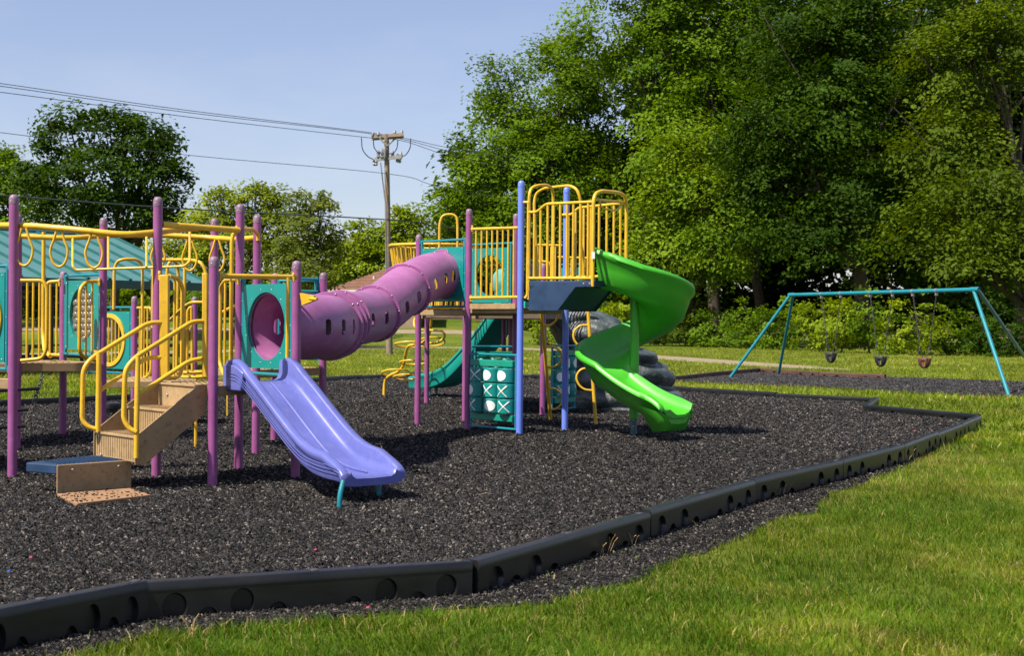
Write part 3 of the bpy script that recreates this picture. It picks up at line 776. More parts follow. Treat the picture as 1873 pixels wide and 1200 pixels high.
for k in range(1, NE + 1):
    t = k / NE
    cp.append(V(lp.x + eh.x * EL * t, lp.y + eh.y * EL * t, .74 - .40 * (t - .38 * t * t) / .62)); lv.append(V(-eh.y, eh.x, 0)); par.append(.8 + .2 * t)
def prof_sp(k):
    p = par[k]
    e = max(0, (p - .78) / .22); s_ = max(0, 1 - p / .12)
    lw = max(0, min(1, (p - .30) / .35)); lw = lw * lw * (3 - 2 * lw)
    ho = (.38 - .14 * lw + .08 * s_) * (1 - e) + .20 * e          # outer wall height
    hi = (.055 + .10 * max(0, min(1, (p - .62) / .2))) * (1 - e) + .17 * e + .36 * s_
    wo = .33 * (1 - e) + .29 * e; wi = .32 * (1 - e) + .29 * e - .02 * s_
    if e > .8: q = (e - .8) / .2; ho -= .07 * q * q; hi -= .04 * q * q
    th_ = .035
    base = -.07 - .07 * lw * (1 - .5 * e)
    inner = [(wi, hi), (wi - .012, hi * .8), (wi - .03, hi * .5), (wi - .07, hi * .2 + .006), (wi - .15, .004), (0, 0), (-wo + .24, .012), (-wo + .13, .075), (-wo + .05, ho * .5), (-wo + .01, ho - .05), (-wo - .01, ho - .012)]
    lipo = [(-wo - .035, ho + .012), (-wo - .078, ho - .004), (-wo - .086, ho - .055), (-wo - .045, ho - .088)]
    outer = [(-wo - .0, ho * .45), (-wo + .05, .02), (-wo + .14, base), (0, base - .012), (wi - .13, base), (wi - .04, .03), (wi + .02, hi * .45)]
    lipi = [(wi + .02, hi * .7), (wi + .034, hi * .82), (wi + .028, hi * .97)]
    return inner + lipo + outer + lipi + [(wi, hi)]
vs, fs = trough(cp, lv, prof_sp, 0)
mb = MB(); mb.add(vs, fs); m_ = len(prof_sp(0))
# end caps of the moulded shell
mb.f += [tuple(range(m_ - 1)), tuple((len(cp) - 1) * m_ + j for j in range(m_ - 2, -1, -1))]; mb.m += [0, 0]
sp = mb.build('spiral_slide', m_green, PS, smooth=62, label='bright green plastic spiral slide')
MB().tube([V(C.x, C.y, .22), V(C.x, C.y, 2.1)], .062, 18).build('slide_column', m_green, sp)
ob = MB(); ob.tube([V(C.x, C.y, -.15), V(C.x, C.y, .5)], .045, 16)
for z in (.12, .2): ob.dot(V(C.x - .01, C.y - .045, z), (0, -1, 0), .012, 1)
ob.build('slide_base_post', [m_gpost, m_steel], sp)
e1 = cp[-5]; MB().tube([V(e1.x, e1.y, -.15), V(e1.x, e1.y, .36)], .034, 14).build('slide_foot', m_black, sp)
# flared apron under the exit
ap = MB(); ec = cp[-1]; bk = cp[-11]
ring0 = [ec + eh * .01 + lv[-1] * o_ + V(0, 0, h) for o_, h in ((.30, .03), (.12, -.03), (-.12, -.03), (-.30, .03))]
ring1 = [ec - eh * .05 + lv[-1] * o_ + V(0, 0, -.20) for o_ in (.21, .09, -.09, -.21)]
ring2 = [bk + lv[-1] * o_ + V(0, 0, h) for o_, h in ((-.31, .02), (-.09, -.06), (.09, -.06), (.30, .02))]
bk2 = cp[-7]; ring3 = [bk2 + lv[-1] * o_ + V(0, 0, -.22 + (ec.z - bk2.z)) for o_ in (-.21, -.09, .09, .21)]
ap.add(ring0 + ring1 + ring2 + ring3, [(0, 1, 5, 4), (1, 2, 6, 5), (2, 3, 7, 6), (3, 8, 12, 7), (0, 4, 15, 11), (4, 5, 14, 15), (5, 6, 13, 14), (6, 7, 12, 13), (12, 8, 9, 13), (13, 9, 10, 14), (14, 10, 11, 15)])
ap.build('slide_apron', m_green, sp, smooth=80)
MB().box(P(1085, 467, 18.36), V(.022, 0, 0), V(0, .004, 0), V(0, 0, .045)).build('sticker', m_white, sp, smooth=0)

# ---- loop ladder below the tower
for pts, loops in (([(986, 530, 20.9), (990, 570, 21.0), (1007, 768, 21.9)], [[(992, 595), (1008, 596), (1021, 582), (1019, 562), (1005, 556), (989, 556)], [(994, 634), (1014, 634), (1028, 645), (1028, 660), (1015, 672), (998, 672)], [(1000, 710), (1016, 711), (1029, 722), (1030, 738), (1017, 749), (1004, 749)]]),
                   ([(1070, 520, 21.0), (1075, 560, 21.0), (1090, 778, 20.9)], [[(1072, 520), (1050, 522), (1042, 536), (1052, 553), (1073, 556)], [(1077, 595), (1060, 595), (1048, 608), (1050, 624), (1062, 636), (1080, 637)], [(1083, 673), (1062, 675), (1053, 689), (1058, 704), (1068, 713), (1086, 715)]])):
    o = tube_part('ladder_rail', px(pts), .026, m_yellow, label='yellow ladder pole with loop rungs')
    (x0, y0, d0), (x1, y1, d1) = pts[1], pts[2]
    for lp_ in loops:
        q = [P(x, y, d0 + (d1 - d0) * (y - y0) / (y1 - y0)) for x, y in lp_]
        MB().tube(fillet(q, .1, 6), .0165, 10).build('loop_rung', m_yellow, o)

# ---- tic-tac-toe panels
def game_panel(A, B, z0, z1, marks, label=None):
    A = Vector((A[0], A[1], 0)); B = Vector((B[0], B[1], 0)); U = (B - A).normalized(); Nn = V(U.y, -U.x, 0)
    if Nn.y > 0: Nn = -Nn
    W = V(0, 0, 1); c = (A + B) / 2; L = (B - A).length; hw = L / 2 - POSTR - .03; H = z1 - z0
    mb = MB()
    for z in (z0, z1): mb.tube([A + U * .03 + W * z, B - U * .03 + W * z], .017, 10)
    for s_ in (-1, 1):
        mb.tube([c + U * hw * s_ + W * z0, c + U * hw * s_ + W * z1], .018, 10)
        for k in range(3): mb.dot(c + U * hw * s_ + W * (z0 + H * (.2 + .3 * k)) + Nn * .018, Nn, .006, 1)
    o = mb.build('game_panel', [m_tealpipe, m_steel], PS, label=label)
    w = hw - .03
    for zz, up in ((z1 - .12, 1), (z0 + .14, -1)):
        MB().box(c + W * zz, U * w, Nn * .045, W * .045).build('panel_beam', m_teal2, o, smooth=0, bevel=.012)
    R = w / 3 * .93; y0 = z0 + .20; y1 = z1 - .175; ch = (y1 - y0) / 3
    for r_ in range(3):
        for k in range(3):
            cc = c + U * ((k - 1) * w * .66) + W * (y1 - ch * (r_ + .5)); h = ch * .47
            g = MB(); g.lathe(cc - W * h, W, [(.001, .0), (R * .92, 0), (R, .012), (R, 2 * h - .012), (R * .92, 2 * h), (.001, 2 * h)], 22)
            mk, tw = marks[r_][k]
            def surf(u, v):  # u = angle offset, v = height on the cylinder
                a = u + tw; return cc + (Nn * math.cos(a) + U * math.sin(a)) * (R + .005) + W * v
            if mk == 'O':
                n_ = 20; vs = [surf(0, 0)] + [surf(.60 * q_ * math.cos(2 * math.pi * j / n_), h * .72 * q_ * math.sin(2 * math.pi * j / n_)) for q_ in (.33, .67, 1) for j in range(n_)]
                g.add(vs, [(0, 1 + j, 1 + (j + 1) % n_) for j in range(n_)] + [(1 + a_ * n_ + j, 1 + (a_ + 1) * n_ + j, 1 + (a_ + 1) * n_ + (j + 1) % n_, 1 + a_ * n_ + (j + 1) % n_) for a_ in (0, 1) for j in range(n_)], 1)
            else:
                for s_ in (-1, 1):
                    ls = [(-.98, .05), (-.92, .07), (-.5, .06), (-.1, .08), (.3, .12), (.6, .15), (.88, .165), (.97, .12)]
                    vs = []
                    for t, ww in ls:
                        u0, v0 = s_ * t * .62, t * h * .78; nu, nv = -s_ * .78, .62
                        vs += [surf(u0 + nu * ww * .6, v0 + nv * ww * h * .62), surf(u0 - nu * ww * .6, v0 - nv * ww * h * .62)]
                    fs_ = [(2 * j, 2 * j + 1, 2 * j + 3, 2 * j + 2) for j in range(len(ls) - 1)]
                    g.add([v + Nn * (.001 * (s_ + 1)) for v in vs], fs_, 1)
            g.tube([cc - W * (h + .015), cc + W * (h + .015)], .012, 8, mi=2)
            g.build('game_cylinder', [m_teal, m_white, m_tealpipe], o)
    return o
m_teal2 = painted('green_teal_plastic', (.0, .22, .15, 1), .4, .1)
game_panel(q3, q1, .06, 1.06, [[('X', .3), ('O', 0), ('O', .1)], [('O', -.45), ('X', .1), ('X', .2)], [('X', -.2), ('O', .45), ('X', .45)]], label='teal tic-tac-toe panel with turning bat and ball cylinders')
game_panel((.62, 23.2), (1.1, 23.9), .08, 1.12, [[('X', .3), ('O', 0), ('O', .1)], [('O', -.4), ('X', .1), ('X', .2)], [('X', -.2), ('O', .4), ('X', .4)]])
game_panel((-.64, 22.0), (.1, 22.3), .12, 1.12, [[('O', .3), ('O', 0), ('X', .1)], [('O', -.4), ('X', .1), ('X', .2)], [('X', -.2), ('O', .4), ('O', .4)]])
tube_part('cross_rail', px([(862, 634, 21.8), (924, 634, 22.4)]), .018, m_tealpipe)

# ---- lavender slide
S0 = V((s1[0] + s2[0]) / 2, (s1[1] + s2[1]) / 2, 0); dirv = V(.66, -.75, 0).normalized(); lf = V(-dirv.y, dirv.x, 0)
def slide(S0, dirv, path, width, wall, lip, mat, name, label, thick=.035, endflare=0):
    """path: (s, z); wall(s) -> wall height above the bed"""
    lf = V(-dirv.y, dirv.x, 0); pts = crom([V(s, z, 0) for s, z in path], 8)
    vs = []; cs = []
    for p in pts:
        s, z = p.x, p.y; h = wall(s); w = width(s) if callable(width) else width
        c = S0 + dirv * s + V(0, 0, z)
        prof = [(-w + .09, .0), (-w + .05, .02), (-w + .03, .06), (-w + .022, h - .02), (-w + .012, h - .004), (-w - .005, h), (-w - lip, h - .006), (-w - lip - .012, h - .025), (-w - lip - .01, h - .065), (-w - lip + .012, h - .085), (-w - lip + .014, -.02), (-w - lip + .03, -.055), (-w + .10, -.065)]
        full = [(-a, b) for a, b in prof[::-1]]
        bed = [(w - .12, .0), (0, -.004), (-w + .12, 0)]
        ring = full[:-1] + [(w - .09, 0)] + bed + prof
        vs += [c + lf * o_ + V(0, 0, hh) for o_, hh in ring]; cs.append(c)
    m = len(ring); fs = []
    for i in range(len(pts) - 1):
        for j in range(m):
            k = (j + 1) % m; fs.append((i * m + j, i * m + k, (i + 1) * m + k, (i + 1) * m + j))
    fs.append(tuple(range(m))[::-1]); fs.append(tuple((len(pts) - 1) * m + j for j in range(m)))
    mb = MB(); mb.add(vs, fs)
    o = mb.build(name, mat, PS, smooth=50, label=label)
    return o, cs
path = [(.02, .945), (.15, .945), (.30, .91), (.55, .76), (.90, .53), (1.16, .37), (1.36, .285), (1.56, .25), (1.75, .238), (1.84, .225), (1.88, .205)]
def wall_l(s): return .16 + .05 * max(0, 1 - abs(s - .12) / .25) - .10 * max(0, (s - 1.58) / .27)
sl, cs = slide(S0, dirv, path, .265, wall_l, .05, m_lav, 'lavender_slide', 'lavender blue plastic slide at the front of the left deck')
# raised lane ridge along the middle and rear wing of the slide mouth
rid = MB(); rp = [c + V(0, 0, .006) for c in cs[14:-14]]
rid.tube(rp, [.004 + .016 * max(0.0, math.sin(math.pi * k / (len(rp) - 1))) ** .4 for k in range(len(rp))], 10).build('lane_ridge', m_lav, sl)
for s_ in (-1, 1):
    wing = MB(); c = S0 + lf * (.285 * s_); wing.prism([c + dirv * u + V(0, 0, z) for u, z in ((-.02, .86), (-.02, 1.09), (.05, 1.105), (.20, 1.09), (.34, 1.03), (.30, .86))], lf * (.055 * s_))
    wing.build('slide_wing', m_lav, sl, smooth=30, bevel=.015)
gr = MB()
for k in range(3):
    q = [c - lf * (-.0) + lf * -.346 + V(0, 0, .02 + .028 * k) for c in cs[6:-8]]
    gr.tube(q, .003, 6)
gr.build('groove_ridge', m_lav, sl)
for (x, y, x2, y2) in ((621, 930, 628, 884), (693, 908, 690, 878)):
    g = G(x, y); MB().tube(fillet([V(g.x, g.y, -.12), V(g.x, g.y, .10), P(x2, y2 - 4, g.y + .05)], .06), .021, 12).build('slide_foot', m_tealpipe, sl)

# ---- teal slide at the rear
T0 = V(.05, 26.6, 0); T1 = V(-1.86, 29.2, 0); td = (T1 - T0).normalized(); TL = (T1 - T0).length
path = [(0, 1.66), (.25, 1.62), (.7, 1.22), (1.3, .78), (1.9, .42), (2.4, .26), (2.9, .21), (TL, .20)]
ts, cs2 = slide(T0, td, path, .26, lambda s: .24 - .07 * max(0, (s - 2.8) / .45), .05, m_tslide, 'teal_slide', 'teal plastic slide behind the tower')
for i_, o_ in ((-8, .2), (-8, -.2), (-14, .2)):
    c = cs2[i_] + V(-td.y, td.x, 0) * o_; MB().tube([V(c.x, c.y, -.12), c], .026, 10).build('slide_foot', m_tealpipe, ts)

# ---- purple crawl tunnel, in flanged sections
TP = [V(-2.375, 13.99, 1.44), V(-2.14, 14.22, 1.44), V(-1.97, 14.70, 1.44), V(-1.95, 15.6, 1.455), V(-2.02, 16.7, 1.50), V(-1.75, 18.0, 1.60), V(-1.43, 19.1, 1.93), V(-1.18, 19.85, 2.12), V(-.97, 20.24, 2.17)]
tp = crom(TP, 12); NT = len(tp)
helper = MB(); fr_ = helper.frames(tp)
TR = .33
cuts = [0, 30, 36, 48, 60, 72, NT - 1]
SLOTS = {1: [], 0: [(14, -1), (20, -1), (25.3, -1)], 2: [(38.5, 1), (42, 1), (45.3, 1)], 3: [(51, 1), (56, 1)], 4: [(63.5, 1), (68, 1)], 5: [(76, 1), (82, 1), (88, 1)]}
def tunnel_section(i0, i1, slots):
    mb = MB(); n = 40; pts = tp[i0:i1 + 1]; L = len(pts)
    for rr, flip in ((TR, False), (TR - .014, True)):
        o = len(mb.v)
        for i in range(L):
            T, A, B = fr_[i0 + i]
            for j in range(n):
                a = 2 * math.pi * j / n; mb.v.append(tuple(pts[i] + A * (rr * math.cos(a)) + B * (rr * math.sin(a))))
        for i in range(L - 1):
            for j in range(n):
                k = (j + 1) % n; f = (o + i * n + j, o + i * n + k, o + (i + 1) * n + k, o + (i + 1) * n + j)
                mb.f.append(f[::-1] if flip else f); mb.m.append(0)
    for i, fl in ((0, True), (L - 1, False)):
        for j in range(n):
            k = (j + 1) % n; f = (i * n + j, i * n + k, L * n + i * n + k, L * n + i * n + j)
            mb.f.append(f[::-1] if not fl else f); mb.m.append(0)
    me = mb.mesh('tunnel_section', 50)
    tmp = bpy.data.objects.new('tmp', me); COL.objects.link(tmp); me.materials.append(m_tunnel)
    cut = MB()
    for (ii, sd) in slots:
        i = int(ii); f = ii - i; c = tp[i].lerp(tp[i + 1], f); T, A, B = fr_[i]
        # slot faces the viewer: pick the side direction pointing at the camera's side
        up = V(0, 0, 1); S = T.cross(up).normalized()
        for s2_ in (1, -1):
            Sv = S * s2_; Wv = Sv.cross(T).normalized()
            n_ = 16; poly = []
            for k in range(n_):
                a = 2 * math.pi * k / n_; x = (.07 if 30 < ii < 72 else .055) * math.cos(a); y = .036 * math.sin(a) + (.045 if math.sin(a) > 0 else -.045)
                poly.append(c + Sv * (TR - .12) + T * x + Wv * y)
            cut.prism(poly, Sv * .3)
    if cut.v:
        cm = cut.mesh('cut', 0); co = bpy.data.objects.new('cut', cm); COL.objects.link(co)
        bo = tmp.modifiers.new('b', 'BOOLEAN'); bo.object = co; bo.operation = 'DIFFERENCE'; bo.solver = 'EXACT'
        dg = bpy.context.evaluated_depsgraph_get(); me2 = bpy.data.meshes.new_from_object(tmp.evaluated_get(dg))
        bpy.data.objects.remove(co); bpy.data.objects.remove(tmp)
        me2.set_sharp_from_angle(angle=math.radians(35)); me2.name = 'tunnel_section'; return me2
    bpy.data.objects.remove(tmp); return me
tun = None
for s_ in range(6):
    me = tunnel_section(cuts[s_], cuts[s_ + 1], SLOTS[s_])
    if tun is None:
        tun = bpy.data.objects.new('crawl_tunnel', None); COL.objects.link(tun); tun.matrix_world = Matrix.Translation((tp[0].x, tp[0].y, tp[0].z)); tun.location = tp[0]
        tun.parent = PS; tun.matrix_parent_inverse = PS.matrix_world.inverted(); tag(tun, 'purple plastic crawl tunnel joining the two towers')
    link('tunnel_section', me, m_tunnel, tun)
for s_ in range(0, 7):
    i = cuts[s_]; T, A, B = fr_[i]; fl = MB()
    for ofs in (-.014, .014):
        fl.lathe(tp[i] + T * ofs, T, [(TR - .01, -.011), (TR + .034, -.011), (TR + .038, -.006), (TR + .038, .006), (TR + .034, .011), (TR - .01, .011)], 44)
    for k in range(10):
        a = 2 * math.pi * k / 10 + .2
        for sg in (-1, 1):
            fl.dot(tp[i] + T * (.026 * sg) + A * ((TR + .018) * math.cos(a)) + B * ((TR + .018) * math.sin(a)), T * sg, .010, 1)
    fl.build('flange', [m_tunnel, m_steel], tun)

# ---- stairs at the left front
eh_ = Vector((s1[0] - pd[0], s1[1] - pd[1], 0)); ew = eh_.normalized(); sd_ = V(ew.y, -ew.x, 0)
if sd_.y > 0: sd_ = -sd_
smid = Vector(((s1[0] + pd[0]) / 2, (s1[1] + pd[1]) / 2, 0)); HW = .39
stp = MB()
prof = [(0, .90), (.06, .90), (.06, .685), (.37, .685), (.37, .465), (.69, .465), (.69, .235)]
for i in range(len(prof) - 1):
    (u0, z0), (u1, z1) = prof[i], prof[i + 1]
    c = smid + sd_ * ((u0 + u1) / 2) + V(0, 0, (z0 + z1) / 2)
    if abs(u1 - u0) > 1e-6: stp.box(c, sd_ * ((u1 - u0) / 2 + .012), ew * (HW - .012), V(0, 0, .010))
    else: stp.box(c - sd_ * .012, sd_ * .010, ew * (HW - .012), V(0, 0, abs(z1 - z0) / 2 - .011))
for s_ in (-1, 1):
    c = smid + ew * (HW * s_)
    stp.prism([c + sd_ * u + V(0, 0, z) for u, z in ((0, .66), (0, .915), (.08, .915), (.70, .475), (.70, .225), (.60, .225))], ew * (.012 * s_))
for (u, w_, z) in ((.065, -.2, .80), (.065, .2, .80), (.70, -.25, .27)):
    stp.dot(smid + sd_ * (u + .002) + ew * w_ + V(0, 0, z), sd_, .013, 1)
stairs = stp.build('stairs', [m_deck, m_steel], PS, smooth=0, bevel=.004, label='tan coated steel stairs with yellow handrails')
for u0, u1, z in ((.06, .37, .685), (.37, .69, .465)):
    rb = MB()
    for k in range(-8, 9): rb.box(smid + sd_ * ((u0 + u1) / 2 + .03) + ew * (k * .043) + V(0, 0, z + .012), ew * .009, sd_ * .11, V(0, 0, .004))
    for k in range(-8, 9): rb.box(smid + sd_ * (u1 + .0) + ew * (k * .043) + V(0, 0, z - .11), ew * .004, sd_ * .003, V(0, 0, .085))
    rb.build('tread_ribs', m_deck, stairs, smooth=0)
hr = [[(303, 590, 13.42), (272, 590, 13.35), (166, 656, 12.95), (152, 676, 12.9), (150, 768, 12.9), (160, 781, 12.9), (178, 786, 12.92)], [(181, 645, 12.95), (179, 790, 12.92)], [(303, 653, 13.42), (268, 654, 13.35), (181, 716, 12.95)],
      [(378, 588, 12.98), (352, 588, 12.9), (246, 655, 12.35), (229, 676, 12.3), (226, 768, 12.3), (237, 785, 12.3), (250, 791, 12.3)], [(252, 650, 12.36), (249, 838, 12.3)], [(378, 655, 12.98), (347, 660, 12.9), (253, 722, 12.35)]]
for q in hr: tube_part('handrail', px(q), .0215 if len(q) > 2 else .024, m_yellow, stairs, fr=.10, n=12)

# ---- chain ladder at the left
ch = MB()
def chain(mb, A, B, link_len=.05, r=.005, sag=0, mi=0):
    A, B = Vector(A), Vector(B); n = max(2, int((B - A).length / (link_len * .72))); T = (B - A).normalized(); S = T.orthogonal().normalized(); S2 = T.cross(S)
    for k in range(n):
        c = A.lerp(B, (k + .5) / n) - V(0, 0, sag * 4 * ((k + .5) / n) * (1 - (k + .5) / n)); X = S if k % 2 else S2
        pts = [c + T * (link_len * .5 * math.cos(a)) + X * (link_len * .27 * math.sin(a)) for a in [2 * math.pi * j / 8 for j in range(8)]]
        mb.tube(pts, r, 5, closed=True, mi=mi)
chain(ch, P(78, 685, 15.5), P(48, 772, 14.6), .07, .008, .03); chain(ch, P(-12, 690, 14.9), P(-40, 780, 14.0), .07, .008, .03)
cl = ch.build('chain_ladder', m_chain, PS, label='dark chain ladder hanging from the left deck')
for (a, b_) in (((-18, 716, 14.6), (71, 711, 15.2)), ((-28, 755, 14.3), (58, 749, 14.9)), ((-38, 785, 14.0), (45, 780, 14.6))):
    MB().tube([P(*a), P(*b_)], .018, 10).build('rung', m_black, cl)

# ---- yellow S climber and cage at the rear
sc_ = tube_part('stepping_climber', crom(px([(702, 728, 28.6), (704, 700, 28.6), (712, 688, 28.5), (728, 680, 28.4), (738, 668, 28.2), (742, 648, 28.0), (748, 633, 27.8), (770, 629, 27.4), (785, 610, 27), (789, 575, 26.8)]), 6), .030, m_yellow, raw=True, label='yellow climber with looped steps behind the tunnel')
for (x, y, d, w, h) in ((724, 682, 28.4, 26, 6), (742, 690, 28.2, 22, 5), (755, 663, 28, 24, 4), (752, 630, 27.8, 30, 5), (790, 625, 27.2, 24, 8)):
    MB().tube([P(x + w * math.cos(t * math.pi / 10), y + h * math.sin(t * math.pi / 10), d + .25 * math.sin(t * math.pi / 10)) for t in range(20)], .018, 8, closed=True).build('step_loop', m_yellow, sc_)
for pts in ([(786, 573, 26.6), (783, 600, 26.6), (785, 604, 26.5), (812, 606, 26.3), (814, 618, 26.3), (800, 627, 26.3), (785, 628, 26.4)], [(765, 575, 26.5), (757, 585, 26.4), (758, 598, 26.3), (766, 604, 26.3), (775, 604, 26.3)]):
    tube_part('climber_rail', px(pts), .022, m_yellow, fr=.15)
cg = MB(); CC = V(P(793, 500, 25.6).x, 25.6, 0); bars = []
for k in range(34):
    a = math.radians(70 + k * 8.6)
    r0, r1 = .62, .78
    bars.append((CC + V(r1 * math.cos(a), r1 * math.sin(a), 2.84 - .02 * math.cos(a)), CC + V(r0 * math.cos(a), r0 * math.sin(a), 1.76)))
rt = [CC + V(.79 * math.cos(math.radians(a)), .79 * math.sin(math.radians(a)), 2.86) for a in range(66, 362, 6)]
rbm = [CC + V(.62 * math.cos(math.radians(a)), .62 * math.sin(math.radians(a)), 1.76) for a in range(66, 362, 6)]
barrier([rt, rbm], bars, r=.028, br=.016, fr=.0, name='round_cage', label='flared round yellow cage behind the tunnel exit')
tube_part('hand_arch', px([(803, 560, 23.6), (804, 410, 23.6), (808, 396, 23.6), (816, 392, 23.6), (829, 392, 23.6), (836, 398, 23.6), (837, 412, 23.6), (837, 560, 23.6)]), .021, m_yellow, fr=.12)
# rear barriers, teal rails seen under and between the tower bars
barrier([px([(978, 448, 24.5), (1028, 449, 24.5)]), px([(978, 560, 24.5), (1028, 560, 24.5)])], bars_px([984, 992, 1000, 1008, 1016, 1024], 449, 560, 24.5, 24.5))
barrier([px([(1020, 470, 26.5), (1074, 472, 26.5)]), px([(1030, 560, 26.5), (1074, 562, 26.5)])], bars_px([1036, 1045, 1053, 1062, 1070], 472, 562, 26.5, 26.5))
barrier([px([(985, 478, 22.9), (1003, 479, 22.9), (1008, 486, 22.9), (1008, 560, 22.9)])], [])
panel((.86, 26.9), (1.35, 26.4), 1.78, 2.6, .2, inset=.0, ring=.24, name='panel')
panel((.28, 25.2), (.66, 25.6), 1.75, 2.6, None, inset=.0, name='panel')
# ================================================================== things around the play structure
# ---- transfer step in front of the stairs
ts_ = thing('step_platform', (-3.75, 12.4, 0), 'navy steel step plate on a tan bracket in front of the stairs', 'step')
zt = .255
A1 = V(-3.88, 12.12, zt); A2 = V(-3.38, 12.62, zt); A3 = V(-3.82, 13.0, zt); A4 = V(-4.20, 12.30, zt)
mb = MB(); mb.prism([p - V(0, 0, .085) for p in (A1, A2, A3, A4)], (0, 0, .085)); o = mb.build('tread_plate', m_stepblue, ts_, smooth=0, bevel=.012)
rb = MB(); ax = (A2 - A1).normalized(); ay = V(-ax.y, ax.x, 0)
for k in range(14):
    for j in range(9):
        c = A1 + ax * (.05 + k * .045) + ay * (.05 + j * .05)
        if inpoly(np.array([c.x]), np.array([c.y]), [(p.x, p.y) for p in (A1 + V(0, .05, 0), A2 - V(.05, 0, 0), A3 - V(0, .05, 0), A4 + V(.06, 0, 0))])[0]:
            rb.box(c + V(0, 0, .002), ax * .007, ay * .016, V(0, 0, .004))
rb.build('tread_ribs', m_stepblue, o, smooth=0)
mb = MB(); nv = V(ax.y, -ax.x, 0)
mb.box((A1 + A2) / 2 + nv * .014 - V(0, 0, .125), ax * ((A2 - A1).length / 2), nv * .008, V(0, 0, .123))
for t in (.2, .82): mb.dot(A1.lerp(A2, t) + nv * .022 - V(0, 0, .05), nv, .014, 1)
mb.build('bracket', [m_deck, m_steel], ts_, smooth=0, bevel=.006)
F = [G(104, 903, .03), G(141, 921, .03), G(276, 905, .03), G(238, 893, .03)]
fp = MB(); fp.prism([V(p.x, p.y, -.02) for p in F], (0, 0, .05)); o = fp.build('foot_plate', m_foot, ts_, smooth=0, bevel=.006)
rb = MB()
for k in range(110):
    u, w = random.random(), random.random(); c = F[0].lerp(F[3], u).lerp(F[1].lerp(F[2], u), w)
    q_ = Matrix.Rotation(random.uniform(0, 3), 3, 'Z'); sz_ = random.uniform(.4, 1.0); rb.box(V(c.x, c.y, .033), q_ @ (ax * .011 * sz_), q_ @ (nv * .004 * sz_), V(0, 0, .004))
rb.build('mulch_on_plate', m_black, o, smooth=0, kind='stuff')

# ---- black stepping pod
pd_ = G(203, 757); mb = MB(); mb.lathe((pd_.x, pd_.y, -.05), (0, 0, 1), [(.11, 0), (.11, .12), (.15, .13), (.155, .19), (.15, .215), (.13, .225), (.001, .228)], 24)
mb.build('stepping_pod', m_black, label='round black stepping pod on the mulch behind the stairs', cat='stepping pod')

# ---- grey moulded climbing rock
levels = 46; seg = 72; vs = []; fs = []
rngk = np.random.default_rng(5)
ledge = [0, .06, .0, .10, .13, .02, -.02, .05, .12, .10, .0, .02, .09, .13, .04, .0, .06, .10, .11, .02, .0, .05, .07, .02, -.08, -.3]
for k in range(levels):
    t = k / (levels - 1); z = -.12 + 1.86 * t
    x0 = float(np.interp(z, [-.12, .4, .95, 1.3, 1.55, 1.74], [1.02, 1.0, .93, .80, .64, .58])); x1 = float(np.interp(z, [-.12, .3, .36, .72, .78, 1.0, 1.06, 1.3, 1.5, 1.74], [3.0, 2.96, 2.78, 2.74, 2.5, 2.46, 2.2, 2.15, 1.95, 1.65]))
    y0 = 24.4 + .5 * t; y1 = 26.9 - .3 * t
    if t > .9: q = (t - .9) / .1; x0 += .1 * q; x1 -= .25 * q; y0 += .25 * q; y1 -= .25 * q
    cx, cy, rx, ry = (x0 + x1) / 2, (y0 + y1) / 2, (x1 - x0) / 2, (y1 - y0) / 2
    for j in range(seg):
        a = 2 * math.pi * j / seg; ca, sa = math.cos(a), math.sin(a)
        e = 3.2; rr = (abs(ca) ** e + abs(sa) ** e) ** (-1 / e)
        nz = .10 * math.sin(3 * a + 5 * t) + .05 * math.sin(7 * a - 9 * t + 1) + .03 * math.sin(13 * a + 17 * t)
        led = (.22 * abs(math.sin(math.pi * (z / .37 + .22 * math.sin(2 * a + 1) + .10 * math.sin(5 * a + 2)))) ** .5 - .12 + .03 * math.sin(9 * a + 3 * int(z / .37))) * (.4 if ca < -.6 else 1)
        step = 0.0
        if False: step = -.35 * max(0, min(1, (t - .45) / .08)) * (ca - .3) - .3 * max(0, min(1, (t - .72) / .06)) * (ca - .3)
        s_ = rr * (1 + nz * .55 + step) ; 
        zz = z + .035 * math.sin(5 * a + 2) * min(1, k) 
        vs.append((cx + rx * ca * s_ + led * ca, cy + ry * sa * s_ + led * sa, zz))
for k in range(levels - 1):
    for j in range(seg):
        q = (j + 1) % seg; fs.append((k * seg + j, k * seg + q, (k + 1) * seg + q, (k + 1) * seg + j))
fs.append(tuple((levels - 1) * seg + j for j in range(seg)))
mb = MB(); mb.add(vs, fs)
rk = mb.build('climbing_rock', m_rock, smooth=180, label='grey moulded climbing rock behind the green spiral slide', cat='climbing rock')
md = rk.modifiers.new('sub', 'SUBSURF'); md.levels = 1; md.render_levels = 1

# ---- swing set
BL = P(1449, 536, 40.0); BR = P(1783, 534, 32.6); bz = (BL.z + BR.z) / 2; BL.z = BR.z = bz
sw = thing('swing_set', ((BL.x + BR.x) / 2, (BL.y + BR.y) / 2, 0), 'teal steel swing frame with splayed legs in front of the trees', 'swing set')
bd = (BR - BL).normalized(); bn = V(-bd.y, bd.x, 0)
MB().tube([BL - bd * .12, BR + bd * .12], .050, 14).build('top_beam', m_tealpipe, sw)
def leg(top, footx, footy):
    g = G(footx, footy, -.01); f = V(g.x, g.y, -.12); d = (f - top)
    pts = fillet([top + bd * .0, top + d * .02 + V(0, 0, -.01), f], .2)
    o = MB().tube([top, f], .042, 12).build('leg', m_tealpipe, sw)
    c = top + d * .24; MB().tube([c, c + d.normalized() * .10], .047, 12).build('joint_sleeve', m_tealpipe, o)
leg(BL - bd * .1, 1331, 690); leg(BL + bd * .05, 1423, 685)
leg(BR - bd * .05, 1849, 726); leg(BR + bd * .1, 1905, 690)
